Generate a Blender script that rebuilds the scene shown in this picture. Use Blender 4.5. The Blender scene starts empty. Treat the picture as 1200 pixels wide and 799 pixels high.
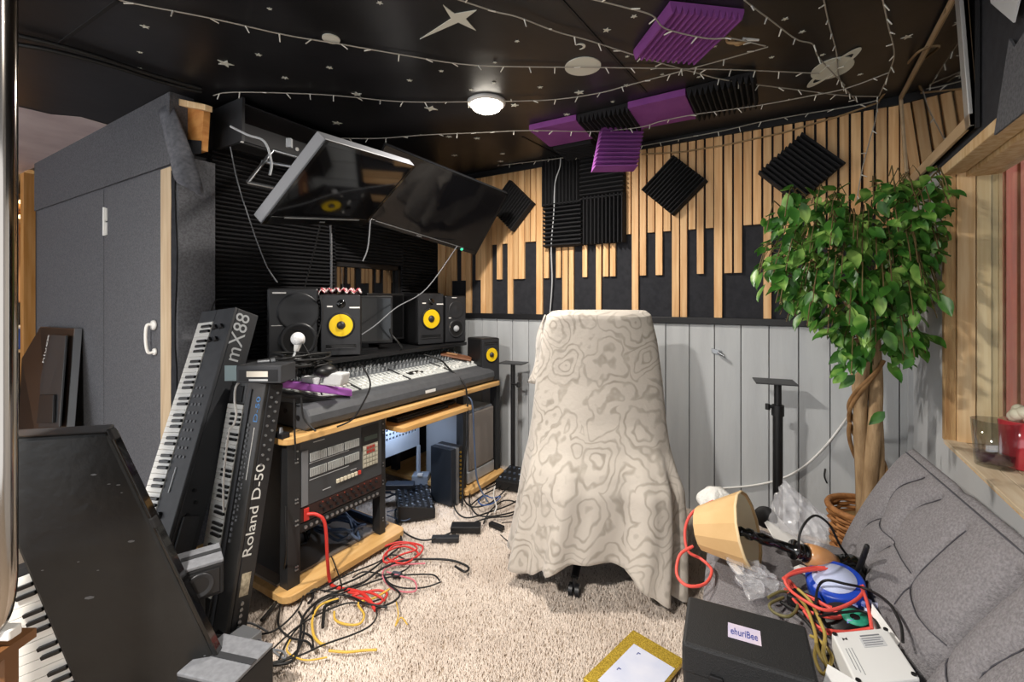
import bpy, math, random
import numpy as np
from mathutils import Vector as V, Matrix

random.seed(7)
rng = np.random.default_rng(7)
SC = bpy.context.scene
COL = SC.collection

# ------------------------------------------------------------------ camera
EYE, FPX, YAW, HORIZON = 1.35, 533.0, math.radians(31.8), 351.0
cd = bpy.data.cameras.new('camera')
cam = bpy.data.objects.new('camera', cd)
COL.objects.link(cam)
cam.location = (0, 0, EYE)
cam.rotation_euler = (math.pi / 2, 0, YAW)
cd.sensor_width = 36
cd.lens = FPX / 1200 * 36
cd.shift_y = (HORIZON - 399.5) / 1200
cd.clip_start = 0.02
SC.camera = cam

# ------------------------------------------------------------------ world, lights, exposure
ZC = 2.41          # ceiling height
XL, XR, YB, YC = -2.72, 0.52, 3.10, 1.06   # left wall, right wall, back wall, closet face
w = bpy.data.worlds.new('world')
SC.world = w
w.use_nodes = True
w.node_tree.nodes['Background'].inputs[0].default_value = (0.93, 0.96, 1.0, 1)
w.node_tree.nodes['Background'].inputs[1].default_value = 1.45
SC.view_settings.view_transform = 'Standard'
SC.view_settings.look = 'None'
SC.view_settings.gamma = 1
SC.view_settings.exposure = 0.55


def area(name, loc, size, power, color, rot=(0, 0, 0)):
    l = bpy.data.lights.new(name, 'AREA')
    l.shape = 'DISK'
    l.size = size
    l.energy = power
    l.color = color
    o = bpy.data.objects.new(name, l)
    COL.objects.link(o)
    o.location = loc
    o.rotation_euler = rot
    return o


LAMP1 = (-1.40, 2.00)
LAMP2 = (-1.10, -0.45)
area('ceiling_lamp_light', (LAMP1[0], LAMP1[1], ZC - 0.062), 0.12, 26, (1.0, 0.93, 0.84))
area('ceiling_lamp_light', (LAMP2[0], LAMP2[1], ZC - 0.062), 0.14, 78, (1.0, 0.94, 0.86))


# ------------------------------------------------------------------ measuring helpers: where a sight line meets a real plane
FX, FY = -math.sin(YAW), math.cos(YAW)
RX, RY = math.cos(YAW), math.sin(YAW)


def ray(px, py):
    u = (px - 600) / FPX
    return V((FX + u * RX, FY + u * RY, (HORIZON - py) / FPX))


def AX(px, py, x):
    r = ray(px, py)
    return V((0, 0, EYE)) + r * (x / r.x)


def AY(px, py, y):
    r = ray(px, py)
    return V((0, 0, EYE)) + r * (y / r.y)


def AZ(px, py, z):
    r = ray(px, py)
    return V((0, 0, EYE)) + r * ((z - EYE) / r.z)


def AT(px, py, t):
    return V((0, 0, EYE)) + ray(px, py) * t


FWD = V((FX, FY, 0))
RGT = V((RX, RY, 0))
UP = V((0, 0, 1))


# ------------------------------------------------------------------ materials
def lin(c):
    return c / 12.92 if c <= 0.04045 else ((c + 0.055) / 1.055) ** 2.4


def rgb(h):
    h = h.lstrip('#')
    return tuple(lin(int(h[i:i + 2], 16) / 255) for i in (0, 2, 4)) + (1,)


MATS = {}


def mat(name, hexc, rough=0.5, metal=0.0, hex2=None, scale=8, stretch=(1, 1, 1), bump=0.0, bscale=60,
        trans=0.0, emit=0.0, rand=0.0, spec=0.5, detail=4, lo=0.35, hi=0.65, coat=0.0, ior=1.45, world=False, sss=0.0):
    if name in MATS:
        return MATS[name]
    m = bpy.data.materials.new(name)
    MATS[name] = m
    m.use_nodes = True
    nt = m.node_tree
    N, L = nt.nodes, nt.links
    b = N['Principled BSDF']
    b.inputs['Base Color'].default_value = rgb(hexc)
    b.inputs['Roughness'].default_value = rough
    b.inputs['Metallic'].default_value = metal
    b.inputs['Specular IOR Level'].default_value = spec
    b.inputs['IOR'].default_value = ior
    b.inputs['Transmission Weight'].default_value = trans
    b.inputs['Coat Weight'].default_value = coat
    if emit:
        b.inputs['Emission Color'].default_value = rgb(hexc)
        b.inputs['Emission Strength'].default_value = emit
    src = None
    if hex2 or bump or rand:
        tc = N.new('ShaderNodeTexCoord')
        mp = N.new('ShaderNodeMapping')
        mp.inputs['Scale'].default_value = stretch
        if world:
            g = N.new('ShaderNodeNewGeometry')
            L.new(g.outputs['Position'], mp.inputs['Vector'])
        else:
            L.new(tc.outputs['Object'], mp.inputs['Vector'])
        src = mp
        if rand:
            oi = N.new('ShaderNodeObjectInfo')
            mul = N.new('ShaderNodeMath')
            mul.operation = 'MULTIPLY'
            mul.inputs[1].default_value = 37
            L.new(oi.outputs['Random'], mul.inputs[0])
            L.new(mul.outputs[0], mp.inputs['Location'])
    colout = None
    if hex2:
        n = N.new('ShaderNodeTexNoise')
        n.inputs['Scale'].default_value = scale
        n.inputs['Detail'].default_value = detail
        L.new(src.outputs[0], n.inputs['Vector'])
        cr = N.new('ShaderNodeValToRGB')
        cr.color_ramp.elements[0].position = lo
        cr.color_ramp.elements[1].position = hi
        cr.color_ramp.elements[0].color = rgb(hexc)
        cr.color_ramp.elements[1].color = rgb(hex2)
        L.new(n.outputs[0], cr.inputs[0])
        colout = cr.outputs[0]
    if rand:
        hs = N.new('ShaderNodeHueSaturation')
        mr = N.new('ShaderNodeMapRange')
        mr.inputs['To Min'].default_value = 1 - rand
        mr.inputs['To Max'].default_value = 1 + rand
        L.new(oi.outputs['Random'], mr.inputs['Value'])
        L.new(mr.outputs[0], hs.inputs['Value'])
        if colout:
            L.new(colout, hs.inputs['Color'])
        else:
            hs.inputs['Color'].default_value = rgb(hexc)
        colout = hs.outputs[0]
    if colout:
        L.new(colout, b.inputs['Base Color'])
    if bump:
        n2 = N.new('ShaderNodeTexNoise')
        n2.inputs['Scale'].default_value = bscale
        n2.inputs['Detail'].default_value = 3
        L.new(src.outputs[0], n2.inputs['Vector'])
        bp = N.new('ShaderNodeBump')
        bp.inputs['Strength'].default_value = bump
        bp.inputs['Distance'].default_value = 0.01
        L.new(n2.outputs[0], bp.inputs['Height'])
        L.new(bp.outputs[0], b.inputs['Normal'])
    return m


# ------------------------------------------------------------------ mesh building
class MB:
    def __init__(s):
        s.v, s.f, s.sm, s.mi = [], [], [], []

    def add(s, vs, fs, smooth=False, mi=0):
        o = len(s.v)
        s.v += [V(p) for p in vs]
        s.f += [tuple(i + o for i in f) for f in fs]
        s.sm += [smooth] * len(fs)
        s.mi += [mi] * len(fs)
        return s

    def obox(s, o, a, b, c, mi=0):
        o, a, b, c = V(o), V(a), V(b), V(c)
        p = [o, o + a, o + a + b, o + b, o + c, o + a + c, o + a + b + c, o + b + c]
        f = [(0, 3, 2, 1), (4, 5, 6, 7), (0, 1, 5, 4), (1, 2, 6, 5), (2, 3, 7, 6), (3, 0, 4, 7)]
        if a.cross(b).dot(c) < 0:
            f = [tuple(reversed(q)) for q in f]
        return s.add(p, f, mi=mi)

    def box(s, x0, x1, y0, y1, z0, z1, mi=0):
        return s.obox((x0, y0, z0), (x1 - x0, 0, 0), (0, y1 - y0, 0), (0, 0, z1 - z0), mi=mi)

    def prism(s, pts, off, mi=0):
        """closed outline (3-D points) swept by off"""
        n = len(pts)
        pts = [V(p) for p in pts]
        off = V(off)
        nn = V((0, 0, 0))
        for i in range(n):
            nn += (pts[i] - pts[0]).cross(pts[(i + 1) % n] - pts[0])
        if nn.dot(off) > 0:
            pts = pts[::-1]
        q = pts + [p + off for p in pts]
        f = [tuple(range(n)), tuple(range(2 * n - 1, n - 1, -1))]
        for i in range(n):
            j = (i + 1) % n
            f.append((j, i, i + n, j + n))
        return s.add(q, f, mi=mi)

    def cyl(s, p0, p1, r0, r1=None, seg=12, caps=True, mi=0):
        p0, p1 = V(p0), V(p1)
        r1 = r0 if r1 is None else r1
        d = (p1 - p0).normalized()
        a = d.orthogonal().normalized()
        b = d.cross(a)
        vs = []
        for p, r in ((p0, r0), (p1, r1)):
            for i in range(seg):
                t = 2 * math.pi * i / seg
                vs.append(p + (a * math.cos(t) + b * math.sin(t)) * r)
        fs = [(i, (i + 1) % seg, seg + (i + 1) % seg, seg + i) for i in range(seg)]
        s.add(vs, fs, True, mi)
        if caps:
            s.add(vs[:seg], [tuple(range(seg - 1, -1, -1))], False, mi)
            s.add(vs[seg:], [tuple(range(seg))], False, mi)
        return s

    def tube(s, pts, r, seg=6, mi=0, closed=False):
        pts = [V(p) for p in pts]
        n = len(pts)
        vs, fs = [], []
        a = None
        for i in range(n):
            if closed:
                d = pts[(i + 1) % n] - pts[i - 1]
            else:
                d = pts[min(i + 1, n - 1)] - pts[max(i - 1, 0)]
            if d.length < 1e-9:
                d = V((0, 0, 1))
            d.normalize()
            if a is None:
                a = d.orthogonal().normalized()
            a = a - d * a.dot(d)
            if a.length < 1e-6:
                a = d.orthogonal()
            a.normalize()
            b = d.cross(a)
            rr = r[i] if isinstance(r, (list, tuple)) else r
            for k in range(seg):
                t = 2 * math.pi * k / seg
                vs.append(pts[i] + (a * math.cos(t) + b * math.sin(t)) * rr)
        for i in range(n if closed else n - 1):
            j = (i + 1) % n
            for k in range(seg):
                l = (k + 1) % seg
                fs.append((i * seg + k, i * seg + l, j * seg + l, j * seg + k))
        s.add(vs, fs, True, mi)
        if not closed:
            s.add(vs[:seg], [tuple(range(seg - 1, -1, -1))], False, mi)
            s.add(vs[-seg:], [tuple(range(seg))], False, mi)
        return s

    def lathe(s, prof, o, axis=(0, 0, 1), seg=24, mi=0, smooth=True):
        """prof: (radius, height along axis) from bottom to top"""
        o, d = V(o), V(axis).normalized()
        a = d.orthogonal().normalized()
        b = d.cross(a)
        vs = []
        for r, h in prof:
            for k in range(seg):
                t = 2 * math.pi * k / seg
                vs.append(o + d * h + (a * math.cos(t) + b * math.sin(t)) * max(r, 1e-5))
        fs = []
        for i in range(len(prof) - 1):
            for k in range(seg):
                l = (k + 1) % seg
                fs.append((i * seg + k, i * seg + l, (i + 1) * seg + l, (i + 1) * seg + k))
        return s.add(vs, fs, smooth, mi)

    def sphere(s, c, r, seg=12, rings=8, sc=(1, 1, 1), mi=0):
        c = V(c)
        vs, fs = [], []
        for i in range(rings + 1):
            ph = math.pi * i / rings
            for k in range(seg):
                t = 2 * math.pi * k / seg
                vs.append(c + V((math.sin(ph) * math.cos(t) * sc[0], math.sin(ph) * math.sin(t) * sc[1], -math.cos(ph) * sc[2])) * r)
        for i in range(rings):
            for k in range(seg):
                l = (k + 1) % seg
                fs.append((i * seg + k, i * seg + l, (i + 1) * seg + l, (i + 1) * seg + k))
        return s.add(vs, fs, True, mi)

    def grid(s, fn, nu, nv, smooth=True, mi=0, wrap=False):
        vs = [fn(i / nu, j / nv) for j in range(nv + 1) for i in range(nu + (0 if wrap else 1))]
        W = nu if wrap else nu + 1
        fs = []
        for j in range(nv):
            for i in range(nu):
                k = (i + 1) % W if wrap else i + 1
                fs.append((j * W + i, j * W + k, (j + 1) * W + k, (j + 1) * W + i))
        return s.add(vs, fs, smooth, mi)

    def bounds(s):
        a = np.array([tuple(p) for p in s.v])
        return a.min(0), a.max(0)

    def build(s, name, mats, parent=None, bevel=0.0, solid=0.0, subsurf=0, kind=None, label=None):
        me = bpy.data.meshes.new(name)
        off = V((0, 0, 0))
        p = parent
        while p is not None:
            off += p.location
            p = p.parent
        loc = V((0, 0, 0))
        if parent is None:
            lo, hi = s.bounds()
            loc = V(((lo[0] + hi[0]) / 2, (lo[1] + hi[1]) / 2, lo[2]))
            off = loc
        me.from_pydata([tuple(q - off) for q in s.v], [], s.f)
        me.polygons.foreach_set('use_smooth', s.sm)
        if not isinstance(mats, (list, tuple)):
            mats = [mats]
        for m in mats:
            me.materials.append(m)
        if any(s.mi):
            me.polygons.foreach_set('material_index', s.mi)
        me.update()
        o = bpy.data.objects.new(name, me)
        COL.objects.link(o)
        o.location = loc
        if parent is not None:
            o.parent = parent
        if solid:
            md = o.modifiers.new('thick', 'SOLIDIFY')
            md.thickness = solid
            md.offset = 0
        if bevel:
            md = o.modifiers.new('bevel', 'BEVEL')
            md.width = bevel
            md.segments = 2
            md.limit_method = 'ANGLE'
            md.angle_limit = math.radians(40)
            md.harden_normals = False
        if subsurf:
            md = o.modifiers.new('sub', 'SUBSURF')
            md.levels = md.render_levels = subsurf
        if kind:
            o['kind'] = kind
        if label:
            o['label'] = label
        return o


def tag(o, label, cat, group=None):
    o['label'] = label
    o['category'] = cat
    if group:
        o['group'] = group
    return o


def thing(name, label, cat, loc, group=None):
    o = bpy.data.objects.new(name, None)
    o.empty_display_size = 0.05
    COL.objects.link(o)
    o.location = V(loc)
    return tag(o, label, cat, group)


def struct(mb, name, mats, parent=None, **k):
    o = mb.build(name, mats, parent, **k)
    if parent is None:
        o['kind'] = 'structure'
    return o


def solo(mb, name, mats, label, cat, group=None, **k):
    return tag(mb.build(name, mats, None, **k), label, cat, group)


def copy_to(src, loc, label=None):
    """a thing, its parts and their sub-parts"""
    r = src.copy()
    COL.objects.link(r)
    r.location = V(loc)
    if label:
        r['label'] = label
    for ch in list(src.children):
        c = ch.copy()
        COL.objects.link(c)
        c.parent = r
        for g in list(ch.children):
            d = g.copy()
            COL.objects.link(d)
            d.parent = c
    return r


def spline(pts, n=8, closed=False):
    pts = [V(p) for p in pts]
    out = []
    N = len(pts)
    for i in range(N if closed else N - 1):
        if closed:
            p0, p1, p2, p3 = pts[i - 1], pts[i], pts[(i + 1) % N], pts[(i + 2) % N]
        else:
            p0, p1, p2, p3 = pts[max(i - 1, 0)], pts[i], pts[i + 1], pts[min(i + 2, N - 1)]
        for k in range(n):
            t = k / n
            out.append(0.5 * ((2 * p1) + (p2 - p0) * t + (2 * p0 - 5 * p1 + 4 * p2 - p3) * t * t + (3 * p1 - p0 - 3 * p2 + p3) * t ** 3))
    if not closed:
        out.append(pts[-1])
    return out


def lettering(text, m, parent, origin, right, up, height, name='lettering', depth=0.0012, width=None, thin=0.0):
    c = bpy.data.curves.new('tmp', 'FONT')
    c.body = text
    c.size = 1.0
    c.extrude = 0.5
    c.offset = thin
    c.resolution_u = 3
    o = bpy.data.objects.new('tmp', c)
    COL.objects.link(o)
    dg = bpy.context.evaluated_depsgraph_get()
    me = bpy.data.meshes.new_from_object(o.evaluated_get(dg))
    bpy.data.objects.remove(o)
    right, up = V(right).normalized(), V(up).normalized()
    nn = right.cross(up)
    vs = [v.co.copy() for v in me.vertices]
    mx = max(v.x for v in vs)
    my = max(v.y for v in vs)
    sx = width / mx if width else height / my
    mb = MB()
    mb.add([V(origin) + right * (v.x * sx) + up * (v.y * height / my) + nn * (v.z * depth) for v in vs], [tuple(p.vertices) for p in me.polygons])
    bpy.data.meshes.remove(me)
    return mb.build(name, m, parent)


# ------------------------------------------------------------------ palette
M_ceil = mat('ceiling_black_paint', '#19191b', 0.36, hex2='#26262a', scale=2.5, bump=0.15, bscale=6)
M_ceil2 = mat('bare_ceiling_board', '#b3a4a8', 0.7, hex2='#cbbfc1', scale=3, bump=0.1)
M_blackwall = mat('black_wall_paint', '#131316', 0.75, hex2='#1a1a1d', scale=4)
M_felt = mat('black_felt', '#232429', 0.95, hex2='#2b2c31', scale=30, bump=0.2, bscale=300)
M_carpetwall = mat('grey_wall_carpet', '#55565b', 0.97, hex2='#6a6b70', scale=110, bump=0.7, bscale=420, world=True)
M_carpetdoor = mat('grey_door_carpet', '#5b5c61', 0.97, hex2='#707176', scale=130, bump=0.7, bscale=420, world=True)
M_pine = mat('pine_slat', '#d3a06a', 0.6, hex2='#e9c08d', scale=5, stretch=(9, 9, 0.5), rand=0.16)
M_pine2 = mat('raw_pine', '#cfa877', 0.65, hex2='#e3c79c', scale=5, stretch=(9, 9, 0.6), rand=0.12)
M_orangewood = mat('orange_plywood', '#b9783a', 0.65, hex2='#cf9452', scale=6, stretch=(2, 2, 6))
M_tanboard = mat('tan_board', '#b98b5f', 0.8, hex2='#c69a6c', scale=3)
M_wains = mat('grey_wainscot_paint', '#b2b5b8', 0.6, hex2='#bdc0c2', scale=3, stretch=(4, 4, 0.6), rand=0.03, bump=0.12, bscale=30)
M_wallgrey = mat('grey_wall_paint', '#b4b6b9', 0.65, hex2='#bfc1c3', scale=3)
M_blacktrim = mat('black_trim', '#17171a', 0.5)
M_foam = mat('black_foam', '#1e1e21', 0.92, bump=0.25, bscale=500)
M_purple = mat('purple_foam', '#84448f', 0.9, hex2='#8f4e9a', scale=6, bump=0.25, bscale=500)
M_shag = mat('cream_shag_pile', '#cabcb0', 0.95, hex2='#dfd3c8', scale=3.0, world=True)
M_shagbase = mat('cream_carpet_backing', '#a09080', 0.98, hex2='#b3a494', scale=90, bump=0.8, bscale=200)
M_black = mat('black_plastic', '#18181a', 0.42)
M_blackmatt = mat('black_matt', '#151517', 0.7)
M_satin = mat('charcoal_satin', '#2a2b2e', 0.38)
M_gloss = mat('black_gloss', '#0b0b0c', 0.12, coat=0.3)
M_rubber = mat('black_cable', '#121213', 0.55)
M_greyp = mat('grey_plastic', '#6d6f73', 0.5)
M_dgrey = mat('dark_grey_metal', '#3a3b3e', 0.45, metal=0.2)
M_lgrey = mat('light_grey_plastic', '#b9bcbf', 0.5)
M_white = mat('white_plastic', '#e6e5e2', 0.45)
M_ivory = mat('ivory_key', '#e9e7e1', 0.3)
M_keyblack = mat('black_key', '#0f0f10', 0.3)
M_yellow = mat('yellow_cone', '#e8c317', 0.45)
M_chrome = mat('chrome', '#a39c94', 0.12, metal=1.0)
M_steel = mat('brushed_steel', '#9fa2a6', 0.35, metal=0.9)
M_beech = mat('beech_edge', '#c89a5c', 0.45, hex2='#d8af74', scale=5, stretch=(6, 1, 6))
M_red = mat('red_cable', '#c8362f', 0.45)
M_coral = mat('coral_cable', '#e0564c', 0.45)
M_gold = mat('gold_cable', '#a8924a', 0.5)
M_yel = mat('yellow_cable', '#d2ab45', 0.5)
M_star = mat('pale_glow_plastic', '#d9dad0', 0.5)
M_bulb = mat('clear_led', '#e8e6dd', 0.25)
M_wire = mat('clear_wire', '#aaa59b', 0.4)
M_couch = mat('grey_tweed', '#706d70', 0.95, hex2='#878487', scale=170, bump=0.5, bscale=300, world=True)
M_thread = mat('charcoal_stitch', '#45444a', 0.9)
M_glass = mat('clear_glass', '#ffffff', 0.02, trans=1.0, ior=1.45)
M_bag = None


def thin_glass(name, fac, tint=(1, 1, 1, 1), rough=.03):
    """thin clear sheet: mostly passes light straight through, reflects a little"""
    m = bpy.data.materials.new(name)
    m.use_nodes = True
    N, L = m.node_tree.nodes, m.node_tree.links
    g = N.new('ShaderNodeBsdfGlossy')
    g.inputs['Roughness'].default_value = rough
    t = N.new('ShaderNodeBsdfTransparent')
    t.inputs[0].default_value = tint
    lw = N.new('ShaderNodeLayerWeight')
    lw.inputs[0].default_value = .5
    pw = N.new('ShaderNodeMath')
    pw.operation = 'POWER'
    pw.inputs[1].default_value = 3.0
    L.new(lw.outputs['Facing'], pw.inputs[0])
    ma = N.new('ShaderNodeMath')
    ma.operation = 'MULTIPLY_ADD'
    ma.inputs[1].default_value = .35
    ma.inputs[2].default_value = fac * .4
    L.new(pw.outputs[0], ma.inputs[0])
    x = N.new('ShaderNodeMixShader')
    L.new(ma.outputs[0], x.inputs[0])
    L.new(t.outputs[0], x.inputs[1])
    L.new(g.outputs[0], x.inputs[2])
    L.new(x.outputs[0], N['Material Output'].inputs[0])
    return m


M_jar = thin_glass('jar_glass', .35, (.86, .88, .89, 1))
M_thin = thin_glass('thin_clear_glass', .05, (.96, .97, .97, 1))

# ------------------------------------------------------------------ floor, ceiling, walls
fl = struct(MB().box(-7, 0.9, -3.0, 4.4, -0.12, 0.0), 'floor', M_shagbase)


def shag():
    n = 230000
    x = rng.uniform(XL + .02, XR - .02, n)
    y = rng.uniform(0.45, YB - .02, n)
    keep = ~((x < -2.64) & (y < 1.3))
    x, y = x[keep], y[keep]
    n = len(x)
    clump = 0.5 + 0.5 * np.sin(x * 41 + 2 * np.sin(y * 23)) * np.sin(y * 37 + 1.7 * np.sin(x * 29))
    h = rng.uniform(0.010, 0.020, n) + 0.006 * clump
    a = rng.uniform(0, 2 * math.pi, n)
    lean = rng.uniform(0.002, 0.013, n)
    la = rng.uniform(0, 2 * math.pi, n)
    r = rng.uniform(0.0024, 0.0042, n)
    vs = np.zeros((n, 4, 3))
    for k in range(3):
        t = a + k * 2.0944
        vs[:, k, 0] = x + r * np.cos(t)
        vs[:, k, 1] = y + r * np.sin(t)
        vs[:, k, 2] = 0.0
    vs[:, 3, 0] = x + lean * np.cos(la)
    vs[:, 3, 1] = y + lean * np.sin(la)
    vs[:, 3, 2] = h
    base = np.arange(n)[:, None, None] * 4
    fs = (base + np.array([[0, 1, 3], [1, 2, 3], [2, 0, 3]])[None]).reshape(-1)
    me = bpy.data.meshes.new('carpet_pile')
    me.vertices.add(n * 4)
    me.vertices.foreach_set('co', (vs.reshape(-1, 3) - np.array(fl.location)).reshape(-1))
    me.loops.add(n * 9)
    me.loops.foreach_set('vertex_index', fs.astype(np.int32))
    me.polygons.add(n * 3)
    me.polygons.foreach_set('loop_start', np.arange(0, n * 9, 3, dtype=np.int32))
    me.polygons.foreach_set('loop_total', np.full(n * 3, 3, dtype=np.int32))
    me.polygons.foreach_set('use_smooth', np.ones(n * 3, dtype=bool))
    me.update(calc_edges=True)
    me.materials.append(M_shag)
    o = bpy.data.objects.new('carpet_pile', me)
    COL.objects.link(o)
    o.parent = fl
    o['kind'] = 'stuff'


shag()

ce = struct(MB().box(-7, 0.9, -3.0, YB + .1, ZC, ZC + 0.1), 'ceiling', M_ceil)
# unpainted part of the ceiling board, left, with a ragged painted edge
pts = [(-60, 118), (13, 123), (35, 128), (60, 134), (95, 137), (130, 147), (150, 143), (150, 152), (120, 162), (40, 196), (-60, 240)]
MB().prism([AZ(a, b, ZC - .003) for a, b in pts], (0, 0, -.002)).build('bare_board', M_ceil2, ce)
# joint battens in the ceiling
for a, b in (((640, -20), (757, 108)), ((138, 0), (70, 50)), ((612, 160), (700, 205))):
    p, q = AZ(*a, ZC), AZ(*b, ZC)
    d = (q - p).normalized()
    n = d.cross(UP) * 0.006
    MB().obox(p - n - UP * .004, q - p, n * 2, UP * .004).build('joint_strip', M_blacktrim, ce)

# back wall -----------------------------------------------------------
wb = struct(MB().box(XL - .1, XR + .12, YB, YB + .1, 0, ZC), 'wall_back', M_felt)
RAIL = 1.215
struct(MB().box(XL, XR, YB - .035, YB, RAIL - .02, RAIL + .022), 'trim_1', M_blacktrim, bevel=.003)
struct(MB().box(XL, XR, YB - .03, YB, ZC - .045, ZC - .001), 'trim_2', M_blacktrim)


def wx(px):
    return AY(px, 300, YB - .02).x


# wainscot planks
e = wx(936)
pitch = .1485
k0 = int((XL - e) / pitch) - 1
for k in range(k0, 5):
    a, b = max(e + k * pitch, XL), min(e + (k + 1) * pitch, XR)
    if b - a < .01:
        continue
    MB().box(a + .0022, b - .0022, YB - .016 - random.uniform(0, .002), YB, 0, RAIL - .02).build('plank', M_wains, wb, bevel=.003)

# slats: (left px, right px, level)  F full, A long, B short
Z1, Z2 = 1.513, 1.80
sl = []
for a, b, l in ((47, 80, 'F'), (83, 103, 'F'), (105, 125, 'A'), (147, 165, 'A'), (167, 188, 'F'), (208, 228, 'A'), (230, 250, 'F'), (252, 275, 'F'),
                (277, 297, 'B'), (298, 318, 'A'), (320, 342, 'B'), (343.5, 365, 'F'), (367, 390, 'A'), (392, 415, 'A'), (418, 440, 'B'), (443, 463, 'B'),
                (466, 492, 'F'), (498, 518, 'A'), (550, 570, 'A'), (577, 600, 'F'), (605, 625, 'F'), (662, 682, 'A'), (720, 742, 'F'), (750, 772, 'A'), (780, 803, 'A')):
    sl.append((500 + a / 3.63, 500 + b / 3.63, l))
for a, b, l in ((622, 636, 'B'), (640, 660, 'F'), (665, 684, 'A'), (689, 710, 'B'), (714, 735, 'A'), (739, 760, 'B'), (765, 787, 'F'), (791, 812, 'F'), (817, 838, 'B'), (843, 864, 'A')):
    sl.append((500 + a / 2.6625, 500 + b / 2.6625, l))
for a, b, l in ((72, 95, 'B'), (98, 123, 'F'), (130, 154, 'A'), (160, 185, 'A'), (190, 215, 'B'), (220, 245, 'B'), (252, 277, 'F'), (284, 310, 'B'), (316, 342, 'A'), (350, 377, 'B'),
                (384, 410, 'A'), (418, 446, 'B'), (453, 482, 'F'), (490, 518, 'B'), (526, 556, 'A'), (565, 596, 'B'), (604, 637, 'F'), (643, 675, 'A'), (680, 701, 'B')):
    sl.append((800 + a / 2.6625, 800 + b / 2.6625, l))
for a, b, l in sl:
    z0 = {'F': RAIL + .022, 'A': Z1, 'B': Z2}[l]
    y1 = YB - .018 - random.uniform(0, .004)
    MB().box(wx(a), min(wx(b), XR - .002), y1, YB, z0, ZC - .046).build('slat', M_pine, wb, bevel=.0015)

# left wall -----------------------------------------------------------
WY0, WY1, WZ0, WZ1 = 2.02, 2.66, 1.15, 1.615   # control-room window opening
ml = MB().box(XL - .1, XL, YC + .1, WY0, 0, ZC).box(XL - .1, XL, WY1, YB + .1, 0, ZC).box(XL - .1, XL, WY0, WY1, 0, WZ0).box(XL - .1, XL, WY0, WY1, WZ1, ZC)
wl = struct(ml, 'wall_left', M_blackwall)
wn = MB()
for a, b, c, d in ((WY0, WY1, WZ1 - .03, WZ1), (WY0, WY1, WZ0, WZ0 + .03), (WY0, WY0 + .03, WZ0, WZ1), (WY1 - .03, WY1, WZ0, WZ1)):
    wn.box(XL - .06, XL + .012, a, b, c, d)
w1 = struct(wn, 'window_1', M_blacktrim)
MB().box(XL - .03, XL - .022, WY0 + .03, WY1 - .03, WZ0 + .03, WZ1 - .03).build('pane', mat('dark_booth_glass', '#0c0d0f', 0.03, coat=1.0, spec=1.0), w1)
struct(MB().box(XL - .5, XL - .45, WY0 - .5, WY1 + .5, 0, ZC), 'wall_booth', M_blackwall)

# closet, covered in grey carpet ---------------------------------------
DZ = 2.025
closet = struct(MB().box(-5.02, -2.66, YC, YC + .1, 0, DZ + .012).box(-5.02, -2.70, YC, YC + .1, DZ + .012, ZC), 'wall_closet', M_carpetwall)
MB().box(-5.02, -2.70, YC - .012, YC - .001, DZ + .014, ZC - .002).build('carpet_panel', M_carpetwall, closet)
MB().box(-4.95, -3.60, YC - .009, YC - .001, 0.02, DZ).build('carpet_panel', M_carpetdoor, closet)
d1 = struct(MB().box(-3.525, -2.785, YC - .016, YC - .002, 0.02, DZ), 'door_1', M_carpetdoor, bevel=.006)
MB().box(-3.585, -3.540, YC - .010, YC - .001, 0.02, DZ).build('hinge_stile', M_carpetdoor, d1)
hg = MB()
hx = -3.532
for q in (1.86, 1.775):
    hg.box(hx - .018, hx + .018, YC - .022, YC - .012, q - .035, q + .04)
hg.cyl((hx, YC - .026, 1.735), (hx, YC - .026, 1.905), .008, seg=10)
hg.build('hinge', M_white, d1)
hh = MB()
pT, pB = AY(181, 381, YC - .02), AY(182, 412, YC - .02)
hh.tube(spline([pT + V((0, -.005, .0)), pT + V((-.008, -.03, 0)), (pT + pB) / 2 + V((-.006, -.038, 0)), pB + V((-.006, -.03, 0)), pB + V((0, -.005, 0))], 8), .0075, 8)
hh.lathe([(0, -.002), (.028, 0), (.024, .012), (0, .014)], pT, (0, -1, 0), 14)
hh.lathe([(0, -.002), (.02, 0), (.016, .01), (0, .012)], pB, (0, -1, 0), 14)
hh.build('handle', M_white, d1)
# raw board on the corner and the return to the left wall
cb = MB()
cb.box(-2.780, -2.665, YC - .020, YC - .001, 0.0, 2.02)
struct(cb, 'trim_3', mat('unpainted_stud', '#b59c7e', 0.8, hex2='#c9b496', scale=4, stretch=(8, 8, .7)))
rt = MB()
rt.box(-2.715, -2.64, YC + .002, 1.235, 0, 2.08)
ret = struct(rt, 'wall_return', M_carpetwall)
# black ragged carpet edge beside the raw board
rg = MB()
zz = [i * .1 for i in range(21)]
L_ = [V((-2.668, YC - .018, z)) for z in zz]
R_ = [V((-2.645 + .010 * math.sin(z * 9) + random.uniform(-.004, .004), YC - .006, z)) for z in zz]
rg.add(L_ + R_, [(i, i + 21, i + 22, i + 1) for i in range(20)])
rg.build('carpet_edge', M_felt, ret, solid=.004)
# orange boards in the open top corner
qs = [AY(203, 121, 1.13), AY(239, 126, 1.13), AY(236, 176, 1.13), AY(208, 182, 1.13)]
ot = struct(MB().prism(qs, (0, .03, 0)), 'trim_4', M_orangewood)
MB().prism([AY(207, 115, 1.09), AY(240, 122, 1.09), AY(240, 129, 1.09), AY(207, 123, 1.09)], (0, .035, 0)).build('board', M_pine2, ot, bevel=.003)
MB().prism([AY(211, 163, 1.125), AY(236, 165, 1.125), AY(236, 180, 1.125), AY(218, 182, 1.125)], (0, -.004, 0)).build('recess_shade', M_blackwall, ot)  # flat dark sheet in place of the shade in the open corner

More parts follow.
